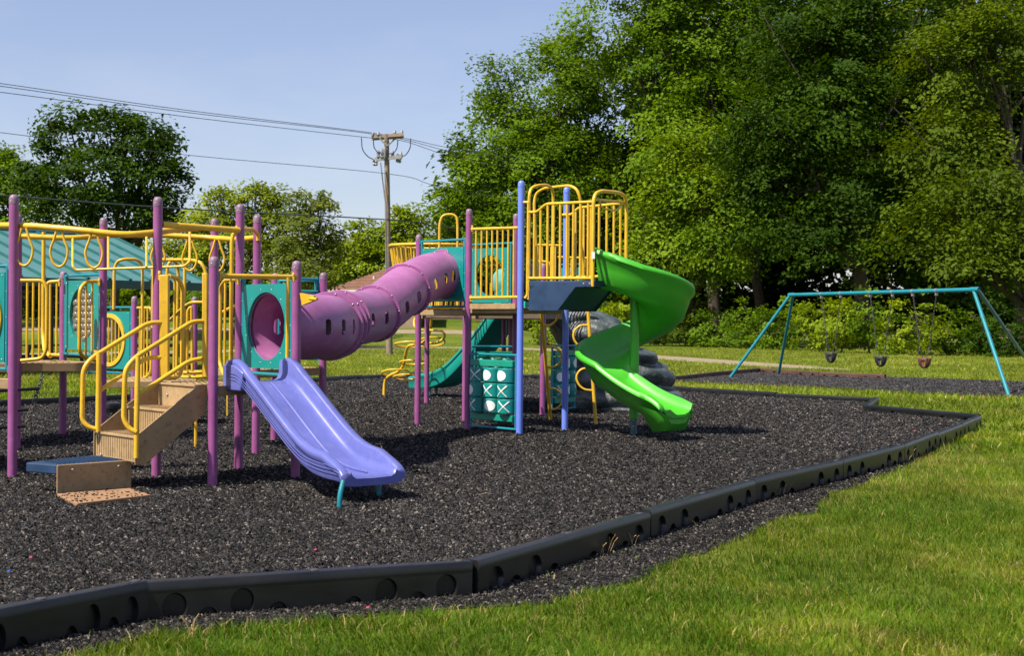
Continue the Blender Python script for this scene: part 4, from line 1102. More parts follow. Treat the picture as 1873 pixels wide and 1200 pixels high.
for c in (BL, BR):
    mb = MB(); mb.lathe(c - bd * .16, bd, [(.02, -.02), (.058, 0), (.06, .10), (.06, .28), (.05, .3)], 14); mb.build('yoke', m_tealpipe, sw)
def along(pxx):
    # point on the beam seen at photo column pxx
    best = min(range(0, 401), key=lambda k: abs(FPX * (BL.lerp(BR, k / 400).x / BL.lerp(BR, k / 400).y) - (pxx - 936.5 - 1)))
    return BL.lerp(BR, best / 400)
names = [('black bucket swing, leftmost of the three on the teal frame', m_bucket), ('black bucket swing, middle of the three on the teal frame', m_bucket), ('faded brown bucket swing, rightmost on the teal frame', m_bucketred)]
for (xa, xb, seatx, ytop, ybot), (lab, mt) in zip(((1503, 1538, 1520, 645, 664), (1592, 1633, 1611, 652, 671), (1670, 1713, 1691, 655, 674)), names):
    a = along(xa); b_ = along(xb); mid = (a + b_) / 2; d = mid.y
    st_ = P(seatx, ytop, d); sbm = P(seatx, ybot, d); hw = .19
    b = thing('bucket_swing', (st_.x, st_.y, st_.z), lab, 'swing', 'bucket swings on the swing frame')
    # moulded bucket: a wrapped band with four openings, closed below
    mb = MB(); n = 28; H = st_.z - sbm.z
    rings = [(0, 1.0, 1.0), (-.12, 1.0, 1.0), (-.38, .97, .97), (-.62, .86, .86), (-.85, .62, .62), (-1.0, .30, .3)]
    vs = []
    for (h, kx, ky) in rings:
        for j in range(n):
            q = 2 * math.pi * j / n; vs.append(st_ + bd * (hw * kx * math.cos(q)) + bn * (.14 * ky * math.sin(q)) + V(0, 0, h * H))
    fs = []
    for i in range(len(rings) - 1):
        for j in range(n):
            k = (j + 1) % n
            hole = (i in (2, 3)) and (j % 14 in (2, 3, 4, 8, 9, 10))
            if not hole: fs.append((i * n + j, (i + 1) * n + j, (i + 1) * n + k, i * n + k))
    fs.append(tuple((len(rings) - 1) * n + j for j in range(n)))
    mb.add(vs, fs); s_o = mb.build('bucket_seat', mt, b, smooth=50)
    so = s_o.modifiers.new('s', 'SOLIDIFY'); so.thickness = .018
    for top, sg in ((a, -1), (b_, 1)):
        cm = MB(); end = st_ + bd * (hw * .98 * sg)
        tri = end + V(0, 0, .26)
        chain(cm, top - V(0, 0, .05), tri, .055, .0055)
        cm.build('chain', m_chain, b)
        tr = MB(); tr.tube([tri, end + bn * .09 - V(0, 0, .02)], .008, 6); tr.tube([tri, end - bn * .09 - V(0, 0, .02)], .008, 6); tr.lathe(tri - V(0, 0, .03), (0, 1, 0), [(.018, -.012), (.03, 0), (.018, .012)], 10)
        tr.build('hanger_strap', m_chain, b)
        hg = MB(); hg.box(top - V(0, 0, .06), bd * .025, bn * .03, V(0, 0, .055)); hg.lathe(top - bd * .03, bd, [(.054, 0), (.058, .0), (.058, .06), (.054, .06)], 12); hg.build('hanger_clamp', m_galv, b)

# ---- pavilion with a standing-seam roof
RE = V(-12.93, 46.0, 4.17); rd = V(-.6, -.8, 0); dn = V(.8, -.6, 0); LL = 4.6; ez = 2.62
pv = thing('pavilion', (-13, 42, 0), 'open picnic pavilion with teal metal roof behind the left climbing frame', 'pavilion')
LEN = 13
def roofslope(sgn):
    E0 = RE + dn * (LL * sgn) ; E0 = V(E0.x, E0.y, ez); R1 = RE + rd * LEN; E1 = E0 + rd * LEN
    nrm = (E0 - RE).cross(rd).normalized(); nrm = nrm if nrm.z > 0 else -nrm
    o = MB().prism([RE, E0, E1, R1], nrm * -.05).build('roof_slope', m_metalroof, pv, smooth=0)
    k = 0; s_ = .02
    while s_ < LEN:
        a = RE + rd * s_ + nrm * .02; b = E0 + rd * s_ + nrm * .02
        MB().box((a + b) / 2, (b - a) / 2, rd * .05, nrm * .035).build('roof_seam', m_roofrib, o, smooth=0); s_ += .72
    MB().box((E0 + E1) / 2 - V(0, 0, .12) + dn * (.03 * sgn), rd * (LEN / 2 + .02), dn * .03, V(0, 0, .12)).build('fascia', m_roofedge, o, smooth=0)
    mid_ = (RE + E0) / 2
    MB().box(mid_ - V(0, 0, .10) - rd * .04, (E0 - RE) / 2, rd * .03, V(0, 0, .09)).build('rake_board', m_metalroof, o, smooth=0)
roofslope(1); roofslope(-1)
MB().tube([RE + V(0, 0, .04), RE + rd * LEN + V(0, 0, .04)], .08, 8).build('ridge_cap', m_metalroof, pv)
for s_ in (1.0, 5.0, 9.0, 12.3):
    for sg in (1, -1):
        c = RE + rd * s_ + dn * (3.7 * sg); c.z = 0; o = MB().abox(c.x - .11, c.x + .11, c.y - .11, c.y + .11, -.1, ez + .2).build('pillar', m_post, pv, smooth=0)
        for kk in (1, -1):
            MB().box(c + V(0, 0, 2.15) + rd * (.35 * kk), rd * .38 * kk + V(0, 0, .36), dn * .05, V(0, 0, .07)).build('brace', m_post, o, smooth=0)
    c0 = RE + rd * s_; MB().box(V(c0.x, c0.y, ez - .02), dn * 4.2, rd * .08, V(0, 0, .14)).build('tie_beam', m_post, pv, smooth=0)
for sg in (1, -1):
    c0 = RE + rd * (LEN / 2) + dn * (3.7 * sg); MB().box(V(c0.x, c0.y, ez + .02), rd * (LEN / 2 - .3), dn * .09, V(0, 0, .16)).build('wall_beam', m_post, pv, smooth=0)
sheet('pavilion_floor', [((RE + rd * s_ + dn * w)[0], (RE + rd * s_ + dn * w)[1]) for s_, w in ((.2, 4.2), (12.8, 4.2), (12.8, -4.2), (.2, -4.2))], -.012, m_pave, kind='structure')
def picnic(x, y, rz, lab):
    t = thing('picnic_table', (x, y, 0), lab, 'picnic table', 'picnic tables by the pavilion')
    R = Matrix.Rotation(rz, 3, 'Z'); o = V(x, y, 0)
    def bx(name, c, h):
        MB().box(o + R @ Vector(c), R @ V(h[0], 0, 0), R @ V(0, h[1], 0), V(0, 0, h[2])).build(name, m_black, t, smooth=0)
    for k in range(4): bx('top_plank', (0, -.28 + k * .187, .74), (.92, .085, .02))
    for s_ in (-1, 1):
        for k in range(2): bx('seat_plank', (0, s_ * (.62 + .16 * k), .44), (.92, .075, .02))
        bx('cross_beam', (s_ * .65, 0, .40), (.03, .78, .04)); bx('top_cleat', (s_ * .65, 0, .69), (.03, .36, .03))
        for q in (-1, 1):
            MB().box(o + R @ V(s_ * .65, q * .42, .35), R @ V(.03, 0, 0), R @ V(0, .04, 0), R @ V(0, q * -.14, .36)).build('leg', m_black, t, smooth=0)
picnic(-13.2, 41.0, 1.1, 'dark picnic table under the pavilion at far left'); picnic(-10.9, 43.5, 1.0, 'dark picnic table under the pavilion near its right pillar')

# ---- utility pole and its wires
up = thing('utility_pole', (P(711, 590, 65).x, 65, 0), 'tall wooden utility pole with two crossarms rising behind the tunnel', 'utility pole')
pt = P(707, 245, 65); px0 = P(713, 590, 65)
MB().tube([V(px0.x, 65, -.2), V(pt.x, 65, pt.z)], [.155, .11], 12).build('pole', m_wood, up)
ca = [P(680, 250, 65.9), P(737, 246, 64.1)]
MB().box((ca[0] + ca[1]) / 2, (ca[1] - ca[0]) / 2 * 1.02, V(0, .06, 0), V(0, 0, .07)).build('crossarm', m_wood, up, smooth=0)
MB().box((ca[0] + ca[1]) / 2 + V(0, .25, -.06), (ca[1] - ca[0]) / 2 * 1.02, V(0, .06, 0), V(0, 0, .07)).build('crossarm', m_wood, up, smooth=0)
for x in (694, 724): MB().tube([P(x, 252, 64.9), P(708, 267, 64.85)], .035, 6).build('brace', m_galv, up)
lo = [P(683, 292, 65.5), P(735, 286, 64.4)]
MB().box((lo[0] + lo[1]) / 2, (lo[1] - lo[0]) / 2, V(0, .05, 0), V(0, 0, .08)).build('crossarm', m_galv, up, smooth=0)
for x, y, hgt in ((685, 296, .35), (692, 282, .4), (699, 281, .5), (704, 279, .6), (718, 283, .4), (727, 289, .4), (733, 284, .35), (688, 297, .3), (731, 292, .3)):
    a = P(x, y, 64.8); MB().lathe(a - V(0, 0, hgt / 2), (0, 0, 1), [(.03, 0), (.09, hgt * .2), (.06, hgt * .4), (.09, hgt * .6), (.06, hgt * .8), (.03, hgt)], 8).build('insulator', m_ins, up)
for x, y in ((682, 247), (692, 246), (722, 243), (735, 243)): 
    a = P(x, y, 65); MB().lathe(a, (0, 0, 1), [(.03, -.1), (.08, 0), (.05, .1), (.02, .15)], 8).build('insulator', m_ins, up)
for q in ([(661, 251), (663, 272), (672, 285), (684, 292)], [(683, 252), (684, 268), (690, 277), (697, 279)], [(728, 255), (726, 270), (720, 279), (712, 281)], [(751, 253), (750, 270), (742, 283), (733, 286)]):
    MB().tube(crom([P(x, y, 64.7) for x, y in q], 6), .022, 6).build('jumper_wire', m_wire, up)
MB().tube([P(696, 297, 64.7), P(706, 380, 64.6), P(707, 560, 64.7)], .03, 6).build('conduit', m_ins, up)
def wire(pts, r, lab, cat='wire'):
    MB().tube(crom([P(*p) for p in pts], 14), r, 5, cap=False).build('power_line', m_wire, label=lab, cat=cat, group='overhead wires on the utility pole')
wire([(-160, 133, 49), (0, 152, 52), (340, 201, 58), (690, 244, 65.5), (822, 270, 72), (960, 292, 80)], .014, 'uppermost thin overhead wire crossing the left sky')
wire([(-160, 139, 49), (0, 157, 52), (340, 205, 58), (690, 246, 65), (822, 276, 72), (960, 300, 80)], .014, 'second overhead wire, just under the uppermost one')
wire([(-160, 150, 49), (0, 168, 52), (340, 213, 58), (661, 250, 64.5), (735, 257, 65), (822, 284, 72), (960, 312, 80)], .014, 'third overhead wire, lowest of the close set of three')
wire([(-160, 222, 50), (0, 242, 52.5), (340, 283, 58.5), (712, 318, 65), (800, 340, 70), (960, 372, 80)], .013, 'single thin overhead wire below the set of three')
wire([(-160, 344, 50), (0, 357, 52.5), (340, 382, 58.5), (712, 402, 64.8), (810, 415, 70), (960, 434, 80)], .030, 'thick black overhead cable crossing the left trees')

# ---- house beyond the trees
hs = thing('house', (P(690, 590, 105).x, 105, 0), 'brick house with brown hipped roof beyond the tunnel', 'house')
hx0 = P(598, 590, 102).x; hx1 = P(775, 590, 102).x; ez_ = 1.5 + (588 - 531) * 102 / 2600; rz_ = 1.5 + (588 - 488) * 107 / 2600
MB().abox(hx0 + .5, hx1 - .5, 102.5, 111.5, .5, ez_).build('wall', m_brick, hs, smooth=0)
rf = MB(); ya, yb, ym = 101.9, 112.1, 107; r0, r1 = hx0 + 4.2, hx1 - 2.2
rf.add([(hx0, ya, ez_), (hx1, ya, ez_), (hx1, yb, ez_), (hx0, yb, ez_), (r0, ym, rz_), (r1, ym, rz_)], [(0, 1, 5, 4), (1, 2, 5), (2, 3, 4, 5), (3, 0, 4), (3, 2, 1, 0)])
ro = rf.build('roof', m_shingle, hs, smooth=0)
cs_ = MB()
for k in range(1, 16):
    t = k / 16; a = V(hx0, ya, ez_).lerp(V(r0, ym, rz_), t); b = V(hx1, ya, ez_).lerp(V(r1, ym, rz_), t)
    cs_.box((a + b) / 2 + V(0, -.01, .02), (b - a) / 2, V(0, .06, .03), V(0, -.01, .02))
cs_.build('shingle_courses', m_shingle, ro, smooth=0)
MB().box(((hx0 + hx1) / 2, ya - .03, ez_ - .08), ((hx1 - hx0) / 2 + .05, 0, 0), (0, .05, 0), (0, 0, .11)).build('gutter', m_whitep, ro, smooth=0)
MB().tube([P(684, 516, 104.2), P(684, 505, 104.2)], .07, 8).build('vent_pipe', m_whitep, ro)
for x in (hx0 + 1.8, hx0 + 5.2):
    w = MB().abox(x - .6, x + .6, 102.42, 102.5, 1.9, 3.1).build('window', m_whitep, hs, smooth=0); MB().abox(x - .5, x + .5, 102.39, 102.43, 2.0, 3.0).build('pane', m_glass, w, smooth=0)
w = MB().abox(hx0 + 3.4, hx0 + 4.4, 102.43, 102.5, 1.2, 3.2).build('door', m_post, hs, smooth=0)
fn = thing('board_fence', (P(800, 590, 116).x, 116, 1.7), 'brown board fence seen under the tower deck', 'fence')
for k in range(48):
    x = P(772, 590, 116).x + k * .155
    MB().abox(x, x + .145, 115.98, 116.02, 1.2, 2.3 + .02 * (k % 3)).build('board', m_shingle, fn, smooth=0)

# ---- litter on the mulch
a = G(872, 907, .01); b = G(904, 904, .015); MB().tube([a, a.lerp(b, .5) + V(0, 0, .012), b], [.003, .005, .002], 6).build('twig', m_wood, label='pale twig lying on the mulch in front of the lavender slide', cat='twig')
m_red = painted('pink_scrap', (.6, .06, .12, 1), .6, .1); m_blu = painted('blue_scrap', (.02, .1, .5, 1), .6, .1)
for x, y, z, m, lab in ((57, 1021, .02, m_red, 'small red scrap on the mulch at lower left'), (17, 1046, .02, m_blu, 'small blue scrap on the mulch at far lower left'), (577, 1007, .02, m_red, 'small pink scrap on the mulch by the front border'), (673, 1113, gz(0, 8) + .03, m_red, 'small pink scrap outside the front border'), (1543, 801, .02, m_blu, 'small blue scrap on the mulch at right'), (1672, 789, .02, m_red, 'small red scrap on the mulch near the right border')):
    c = G(x, y, z); MB().prism([c + V(-.010, -.004, 0), c + V(.006, -.007, .003), c + V(.011, .003, .005), c + V(0, .007, .002)], (0, .001, .007)).build('scrap', m, smooth=0, label=lab, cat='litter')
# ================================================================== vegetation and loose cover
def pieces_mesh(name, verts, faces_per, idx, tint, mat, smooth=False):
    """verts (n, k, 3); idx (f, 3) triangle pattern per piece; tint (n, 3)"""
    n, k, _ = verts.shape; f = len(idx)
    me = bpy.data.meshes.new(name); me.vertices.add(n * k); me.vertices.foreach_set('co', verts.astype(np.float32).ravel())
    loops = (np.asarray(idx)[None] + (np.arange(n) * k)[:, None, None]).ravel().astype(np.int32)
    me.loops.add(len(loops)); me.loops.foreach_set('vertex_index', loops)
    me.polygons.add(n * f); me.polygons.foreach_set('loop_start', (np.arange(n * f) * 3).astype(np.int32))
    me.update(calc_edges=True)
    if smooth: me.shade_smooth()
    else: me.shade_flat()
    at_ = me.attributes.new('tint', 'FLOAT_COLOR', 'POINT')
    c = np.ones((n, k, 4), np.float32); c[:, :, :3] = tint[:, None, :]
    at_.data.foreach_set('color', c.ravel()); me.materials.append(mat); return me

# ---- loose rubber chips, denser near the viewer
def in_view(x, y, m=1.0):
    u = x / y * FPX + 936.5
    return (u > -90 * m) & (u < 1963 * m)
def scatter(n, y0, y1, p=1.0, u0=-90, u1=1963):
    """points in the view wedge; density falls with distance as 1/y**p"""
    u = RNG.random(n); e = 2 - p
    y = (y0 ** e + u * (y1 ** e - y0 ** e)) ** (1 / e) if abs(e) > 1e-6 else y0 * (y1 / y0) ** u
    x = (RNG.random(n) * (u1 - u0) + u0 - 936.5) / FPX * y
    return x, y
cx, cy = [], []
for n, a, b, p, u0, u1 in ((385000, 6.2, 41, 1.75, -90, 1963), (36000, 6.2, 30, 1.6, -700, -90)):
    x, y = scatter(n, a, b, p, u0, u1); k = inpoly(x, y, BED); cx.append(x[k]); cy.append(y[k])
x, y = scatter(330000, 6.0, 19, 1.3); k = inpoly(x, y, SPILL); sx, sy = x[k], y[k]
x, y = RNG.random(60000) * 900 + 1180, RNG.random(60000) * 80 + 670
d = 3900 / (y - 594); x = (x - 936.5) * d / FPX; k = inpoly(x, d, SWING_BED) & (RNG.random(60000) < .55); wx, wy = x[k], d[k]
tx, ty = [], []
for (x1, y1), (x2, y2) in zip(front[:-1], front[1:]):
    t_ = RNG.random(26); w_ = RNG.normal(0, .02, 26); L_ = math.hypot(x2 - x1, y2 - y1)
    tx.append(x1 + (x2 - x1) * t_ - (y2 - y1) / L_ * w_); ty.append(y1 + (y2 - y1) * t_ + (x2 - x1) / L_ * w_)
tx = np.concatenate(tx); ty = np.concatenate(ty)                  # a few chips kicked on top of the border
X = np.concatenate(cx + [sx, wx, tx]); Y = np.concatenate(cy + [sy, wy, ty]); nb = len(np.concatenate(cx))
Z = mz_np(X, Y); Z[nb:nb + len(sx)] = gz_np(sx, sy) + .014; Z[nb + len(sx):] = -.004; Z[nb + len(sx) + len(wx):] = .106
n = len(X); sc = .55 + .9 * RNG.random(n) ** 1.6; sc *= np.clip(Y / 13, .65, 2.0) ** .5
L = .0178 * sc; Wd = .0075 * sc * (.6 + .8 * RNG.random(n)); Hh = .008 * sc * (.5 + RNG.random(n))
ang = RNG.random(n) * 2 * np.pi; tilt = RNG.normal(0, .32, n)
ux, uy = np.cos(ang), np.sin(ang)
ax = np.stack([ux * np.cos(tilt), uy * np.cos(tilt), np.sin(tilt)], 1); ay = np.stack([-uy, ux, RNG.normal(0, .3, n)], 1)
ct = np.stack([X, Y, Z + .003 + .006 * RNG.random(n) + np.abs(np.sin(tilt)) * L * .5], 1)
vt = np.stack([ct - ax * L[:, None] - np.array([0, 0, .004]), ct + ax * (L * .3)[:, None] + ay * Wd[:, None], ct + ax * L[:, None] - np.array([0, 0, .004]), ct - ax * (L * .2)[:, None] - ay * Wd[:, None], ct + np.stack([0 * Hh, 0 * Hh, Hh], 1) + ax * (RNG.normal(0, .25, n) * L)[:, None]], 1)
v_ = RNG.random(n)
base = np.where(v_[:, None] < .62, np.array([[.006, .0055, .006]]), np.where(v_[:, None] < .92, np.array([[.036, .0325, .031]]), np.array([[.118, .104, .092]])))
tint = base * (.55 + .9 * RNG.random((n, 1))) * (.6 + .45 * hash_noise(X, Y, 1.3, 2) + .45 * hash_noise(X, Y, 4.5, 7))[:, None]
me = pieces_mesh('mulch_chips', vt, 4, [(0, 3, 4), (3, 2, 4), (2, 1, 4), (1, 0, 4)], tint, m_chip)
link('mulch_chips', me, None, kind='stuff', label='loose black and grey rubber mulch chips', cat='mulch')

# ---- lawn blades
def lawn(n, y0, y1, p, h0, w0, tri3=True, name='lawn_grass', u0=-90, u1=1963):
    x, y = scatter(n, y0, y1, p, u0, u1)
    k = ~inpoly(x, y, BED) & ~inpoly(x, y, SWING_BED) & ~inpoly(x, y, PATHPOLY)
    ks = inpoly(x, y, SPILL) & (RNG.random(n) > .012)
    k &= ~ks
    cl = hash_noise(x, y, .22, 4) * .6 + hash_noise(x, y, .07, 9) * .4
    k &= RNG.random(n) < .35 + .9 * cl
    x, y = x[k], y[k]; n = len(x); cl = cl[k]
    dry = hash_noise(x, y, 1.6, 6) * .45 + hash_noise(x + y * .6, y * .5, .5, 8) * .3 + hash_noise(x, y, .16, 14) * .25
    far = np.clip((y - 14) / 25, 0, 1)
    db = seg_dist(x, y, front); edge = np.clip(1 - (db - .45) / .5, 0, 1)
    h = h0 * (.45 + .75 * RNG.random(n)) * (.65 + .7 * cl)
    w = w0 * (.6 + .8 * RNG.random(n)); a = RNG.random(n) * 2 * np.pi
    lean = h * (.25 + .85 * RNG.random(n)); la = 2 * np.pi * hash_noise(x, y, .3, 12) + RNG.normal(0, 1.7, n)
    sxv = np.stack([np.cos(a), np.sin(a), 0 * a], 1) * w[:, None] * .5
    ld = np.stack([np.cos(la), np.sin(la), 0 * la], 1)
    b0 = np.stack([x, y, gz_np(x, y) - .004], 1)
    mid = b0 + ld * (lean * .35)[:, None] + np.array([0, 0, 1]) * (h * .62)[:, None]
    tip = b0 + ld * lean[:, None] + np.array([0, 0, 1]) * (h * .95)[:, None]
    q = np.clip(dry * 1.45 - .48 + RNG.normal(0, .22, n), 0, 1)[:, None]
    green = np.array([[.066, .145, .007]]); yel = np.array([[.24, .25, .02]]); straw = np.array([[.42, .33, .13]])
    t = green * (1 - q) + yel * q
    t = t * (1 - .35 * far[:, None]) + np.array([[.33, .34, .04]]) * .35 * far[:, None]
    st = (RNG.random(n) < .035 + .13 * (dry > .62) + .10 * edge)[:, None]
    t = np.where(st, straw, t) * (.6 + .7 * RNG.random((n, 1))) * (.68 + .62 * hash_noise(x, y, .55, 21) * hash_noise(x, y, 1.9, 23) * 2)[:, None]
    if tri3:
        vt = np.stack([b0 - sxv, b0 + sxv, mid + sxv * .8, mid - sxv * .8, tip], 1); idx = [(0, 1, 2), (0, 2, 3), (3, 2, 4)]
    else:
        vt = np.stack([b0 - sxv, b0 + sxv, tip], 1); idx = [(0, 1, 2)]
    return vt, idx, t
vt, idx, t = lawn(385000, 5.6, 21, 1.3, .062, .0048)
vt2, idx, t2 = lawn(60000, 5.0, 21, 1.2, .075, .0075, u0=1963, u1=2900); vt = np.concatenate([vt, vt2]); t = np.concatenate([t, t2])
link('lawn_grass', pieces_mesh('lawn_grass', vt, 3, idx, t, m_blade, True), None, kind='stuff', label='thick green lawn grass with dry patches in the foreground', cat='grass')
vt, idx, t = lawn(230000, 18, 90, 1.75, .10, .030, False)
vt2, idx, t2 = lawn(50000, 18, 90, 1.75, .10, .034, False, u0=1963, u1=2700); vt = np.concatenate([vt, vt2]); t = np.concatenate([t, t2])
link('far_lawn_grass', pieces_mesh('far_lawn_grass', vt, 1, idx, t, m_blade, False), None, kind='stuff', label='sunlit mown grass beyond the play area', cat='grass')
# dry seed stalks along the border
sk = MB()
for x, y in ((1105, 1010), (1112, 1012), (1100, 1016), (975, 1040), (985, 1044), (1160, 1000), (1648, 812 + 30), (1655, 845), (1665, 842), (360, 1175), (345, 1170), (1730, 790 + 20), (1742, 812), (1430, 905), (1436, 900)):
    for k in range(3):
        g = G(x + random.uniform(-8, 8), y + random.uniform(-2, 4), -.12); a = random.uniform(0, 6.28); h = random.uniform(.07, .17)
        tip = g + V(math.cos(a) * h * .5, math.sin(a) * h * .5, h); sk.tube([g, g.lerp(tip, .6) + V(0, 0, .02), tip], [.0022, .0016, .0026], 4)
m_straw = painted('dry_straw', (.45, .30, .11, 1), .8, .2)
sk.build('dry_grass_stalks', m_straw, kind='stuff', label='dry straw coloured stalks along the border edge', cat='grass')

# ---- trees
def leaf_cloud(cent, rad, n_clump, per, leaf, tint_lo, tint_hi, flat=.45, clump=.9, droop=.25, shell=.5, seed=0, up=.9):
    """leaves in flattened sprays spread through the outer volume of an ellipsoid"""
    rg = np.random.default_rng(seed)
    d = rg.normal(size=(n_clump, 3)); d /= np.linalg.norm(d, axis=1)[:, None]
    r = shell + (1 - shell) * rg.random(n_clump) ** .6
    r *= 1 + .16 * np.sin(d[:, 0] * 5 + seed) * np.cos(d[:, 2] * 6 + seed * 2)
    cc = cent + d * r[:, None] * rad
    size = clump * (.55 + .9 * rg.random(n_clump))
    # each spray leans outward and down
    off = np.clip(rg.normal(size=(n_clump, per, 3)), -1.8, 1.8) * np.array([1, 1, flat]) * .46
    outx = (off[:, :, 0] * d[:, None, 0] + off[:, :, 1] * d[:, None, 1])
    off[:, :, 2] -= droop * outx
    p = cc[:, None, :] + off * size[:, None, None]
    nn = np.array([0, 0, up]) + .6 * d[:, None, :] + rg.normal(size=(n_clump, 1, 3)) * .38 + rg.normal(size=(n_clump, per, 3)) * .38
    nn /= np.linalg.norm(nn, axis=2)[:, :, None]
    t = rg.normal(size=(n_clump, per, 3)); t -= nn * (t * nn).sum(2)[:, :, None]; t /= np.linalg.norm(t, axis=2)[:, :, None]
    b = np.cross(nn, t); s = leaf * (.55 + .8 * rg.random((n_clump, per, 1)))
    v0 = p - t * s * .5; v2 = p + t * s * .5 - nn * s * .12; v1 = p + b * s * .33 + nn * s * .08 - t * s * .05; v3 = p - b * s * .33 + nn * s * .08 - t * s * .05
    vt = np.stack([v0, v1, v2, v3], 2).reshape(-1, 4, 3)
    q = (rg.random((n_clump, 1, 1)) * .7 + .3 * rg.random((n_clump, per, 1)))
    tn = (np.array(tint_lo) * (1 - q) + np.array(tint_hi) * q).reshape(-1, 3)
    return vt, tn
def tree(name, label, cat, lobes, base, leaf=.34, dens=1.0, lo=(.028, .07, .008), hi=(.085, .155, .014), clump=1.8, trunk_r=.35, seed=1, group=None, flat=.5, shell=.5, limbs=True, droop=.3, depth=.9):
    """lobes: (px, py, rx, ry, d) in photo pixels at depth d; base: (px, d) of the trunk foot"""
    bx = P(base[0], 590, base[1]); b = V(bx.x, base[1], gz(bx.x, base[1]))
    t = thing(name, b, label, cat, group)
    V_, T_ = [], []; cents = []
    for i, (x, y, rx, ry, d) in enumerate(lobes):
        c = P(x, y, d); k = d / FPX * (1.1 if x > 780 and cat == 'tree' else 1.0); rad = np.array([rx * k, (rx * .6 + ry * .4) * k * depth, ry * k]); cents.append((c, rad))
        area = rad[0] * rad[2] * 4
        ncl = max(6, int(area * 1.15 * dens / clump ** 1.5)); per = int(58 * clump ** 1.1 * (.34 / leaf) ** 1.2)
        vt, tn = leaf_cloud(np.array(c), rad, ncl, per, leaf, lo, hi, flat, clump, droop, shell, seed * 31 + i)
        V_.append(vt); T_.append(tn)
    V_ = np.concatenate(V_); T_ = np.concatenate(T_)
    low = V_[:, :, 2].min(1) > b.z + .02; V_ = V_[low]; T_ = T_[low]
    me = pieces_mesh('crown', V_, 2, [(0, 1, 2), (0, 2, 3)], T_, m_leaf)
    link('crown', me, None, t, kind='stuff')
    if limbs:
        mb = MB(); top = max(c.z for c, _ in cents); mid = sum((c for c, _ in cents), V(0, 0, 0)) / len(cents)
        fork = V(b.x + (mid.x - b.x) * .25, b.y + (mid.y - b.y) * .3, max(1.2, mid.z * .38))
        rg = random.Random(seed)
        mb.tube([b - V(0, 0, .2), b.lerp(fork, .1) + V(.0, 0, .2), b.lerp(fork, .6) + V(rg.uniform(-.2, .2), 0, 0), fork], [trunk_r * 1.45, trunk_r * 1.05, trunk_r * .92, trunk_r * .85], 10)
        for c, rad in cents:
            e = c + V(0, 0, rad[2] * .35); m1 = fork.lerp(e, .45) + V(rg.uniform(-.6, .6), rg.uniform(-.6, .6), -.3)
            mb.tube(crom([fork - V(0, 0, .15), m1, e], 5), [trunk_r * (.62 - .5 * q / 10) for q in range(11)], 7)
            for _ in range(4):
                s_ = fork.lerp(e, rg.uniform(.45, .9)); q = V(rg.uniform(-1, 1) * rad[0] * .85, rg.uniform(-1, 1) * rad[1] * .7, rg.uniform(-.2, .8) * rad[2])
                mb.tube([m1.lerp(e, rg.uniform(0, .7)), (m1 + c + q) / 2 + V(0, 0, .3), c + q], [trunk_r * .25, trunk_r * .16, .03], 5)
        mb.build('trunk', m_bark, t)
    return t
NTREE = [0]
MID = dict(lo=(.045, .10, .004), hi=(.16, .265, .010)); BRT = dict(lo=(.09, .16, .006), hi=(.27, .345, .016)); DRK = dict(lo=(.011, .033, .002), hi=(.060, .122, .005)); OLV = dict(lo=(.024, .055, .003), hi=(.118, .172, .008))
# right-hand group, nearest first
tree('maple_tree', 'broad bright green tree standing left in the right-hand group', 'tree',
     [(1005, 190, 95, 95, 112), (930, 260, 85, 90, 110), (1085, 215, 85, 110, 114), (890, 350, 75, 75, 109), (1000, 330, 110, 95, 108), (1095, 370, 80, 90, 112), (860, 440, 62, 50, 108), (960, 440, 90, 75, 107), (1060, 480, 90, 70, 110), (1120, 540, 60, 60, 108), (905, 150, 40, 42, 111), (830, 395, 45, 35, 109), (1040, 105, 55, 40, 113)],
     (1015, 110), leaf=.31, seed=3, trunk_r=.4, dens=1.75, clump=1.6, **MID)
tree('maple_tree', 'tall light green tree whose branch reaches left over the sky', 'tree',
     [(1120, 60, 85, 60, 105), (1210, 110, 90, 90, 104), (1290, 40, 100, 90, 103), (1235, 250, 85, 75, 101), (1300, 180, 90, 90, 102), (1390, 70, 100, 100, 103), (1330, -60, 150, 90, 104), (1180, -30, 90, 60, 105)],
     (1310, 104), leaf=.31, seed=5, trunk_r=.45, dens=1.35, **MID)
tree('elm_tree', 'sunlit drooping tree low in front of the dark trunks', 'tree',
     [(1230, 300, 80, 70, 96), (1290, 370, 90, 70, 94), (1200, 400, 75, 65, 97), (1320, 450, 75, 55, 93), (1230, 480, 85, 60, 95), (1290, 300, 70, 60, 95), (1185, 490, 55, 50, 96), (1340, 390, 50, 60, 93)],
     (1262, 97), leaf=.29, seed=6, trunk_r=.28, dens=1.35, droop=.5, lo=(.05, .115, .005), hi=(.20, .295, .012))
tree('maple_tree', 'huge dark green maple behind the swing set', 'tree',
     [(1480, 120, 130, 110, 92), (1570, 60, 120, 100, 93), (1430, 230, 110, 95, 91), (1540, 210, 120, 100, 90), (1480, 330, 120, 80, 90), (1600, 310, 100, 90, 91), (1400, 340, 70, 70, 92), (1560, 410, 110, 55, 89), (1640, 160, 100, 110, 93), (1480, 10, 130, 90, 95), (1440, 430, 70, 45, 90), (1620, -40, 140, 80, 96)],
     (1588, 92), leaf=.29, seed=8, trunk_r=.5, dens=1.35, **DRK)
tree('ash_tree', 'olive green tree with leaning trunk at the right edge', 'tree',
     [(1740, 130, 95, 100, 86), (1820, 100, 90, 90, 85), (1700, 260, 85, 80, 85), (1770, 290, 75, 75, 84), (1760, 20, 110, 80, 88), (1900, 40, 90, 70, 88)],
     (1880, 86), leaf=.30, seed=9, trunk_r=.4, dens=1.35, **OLV)
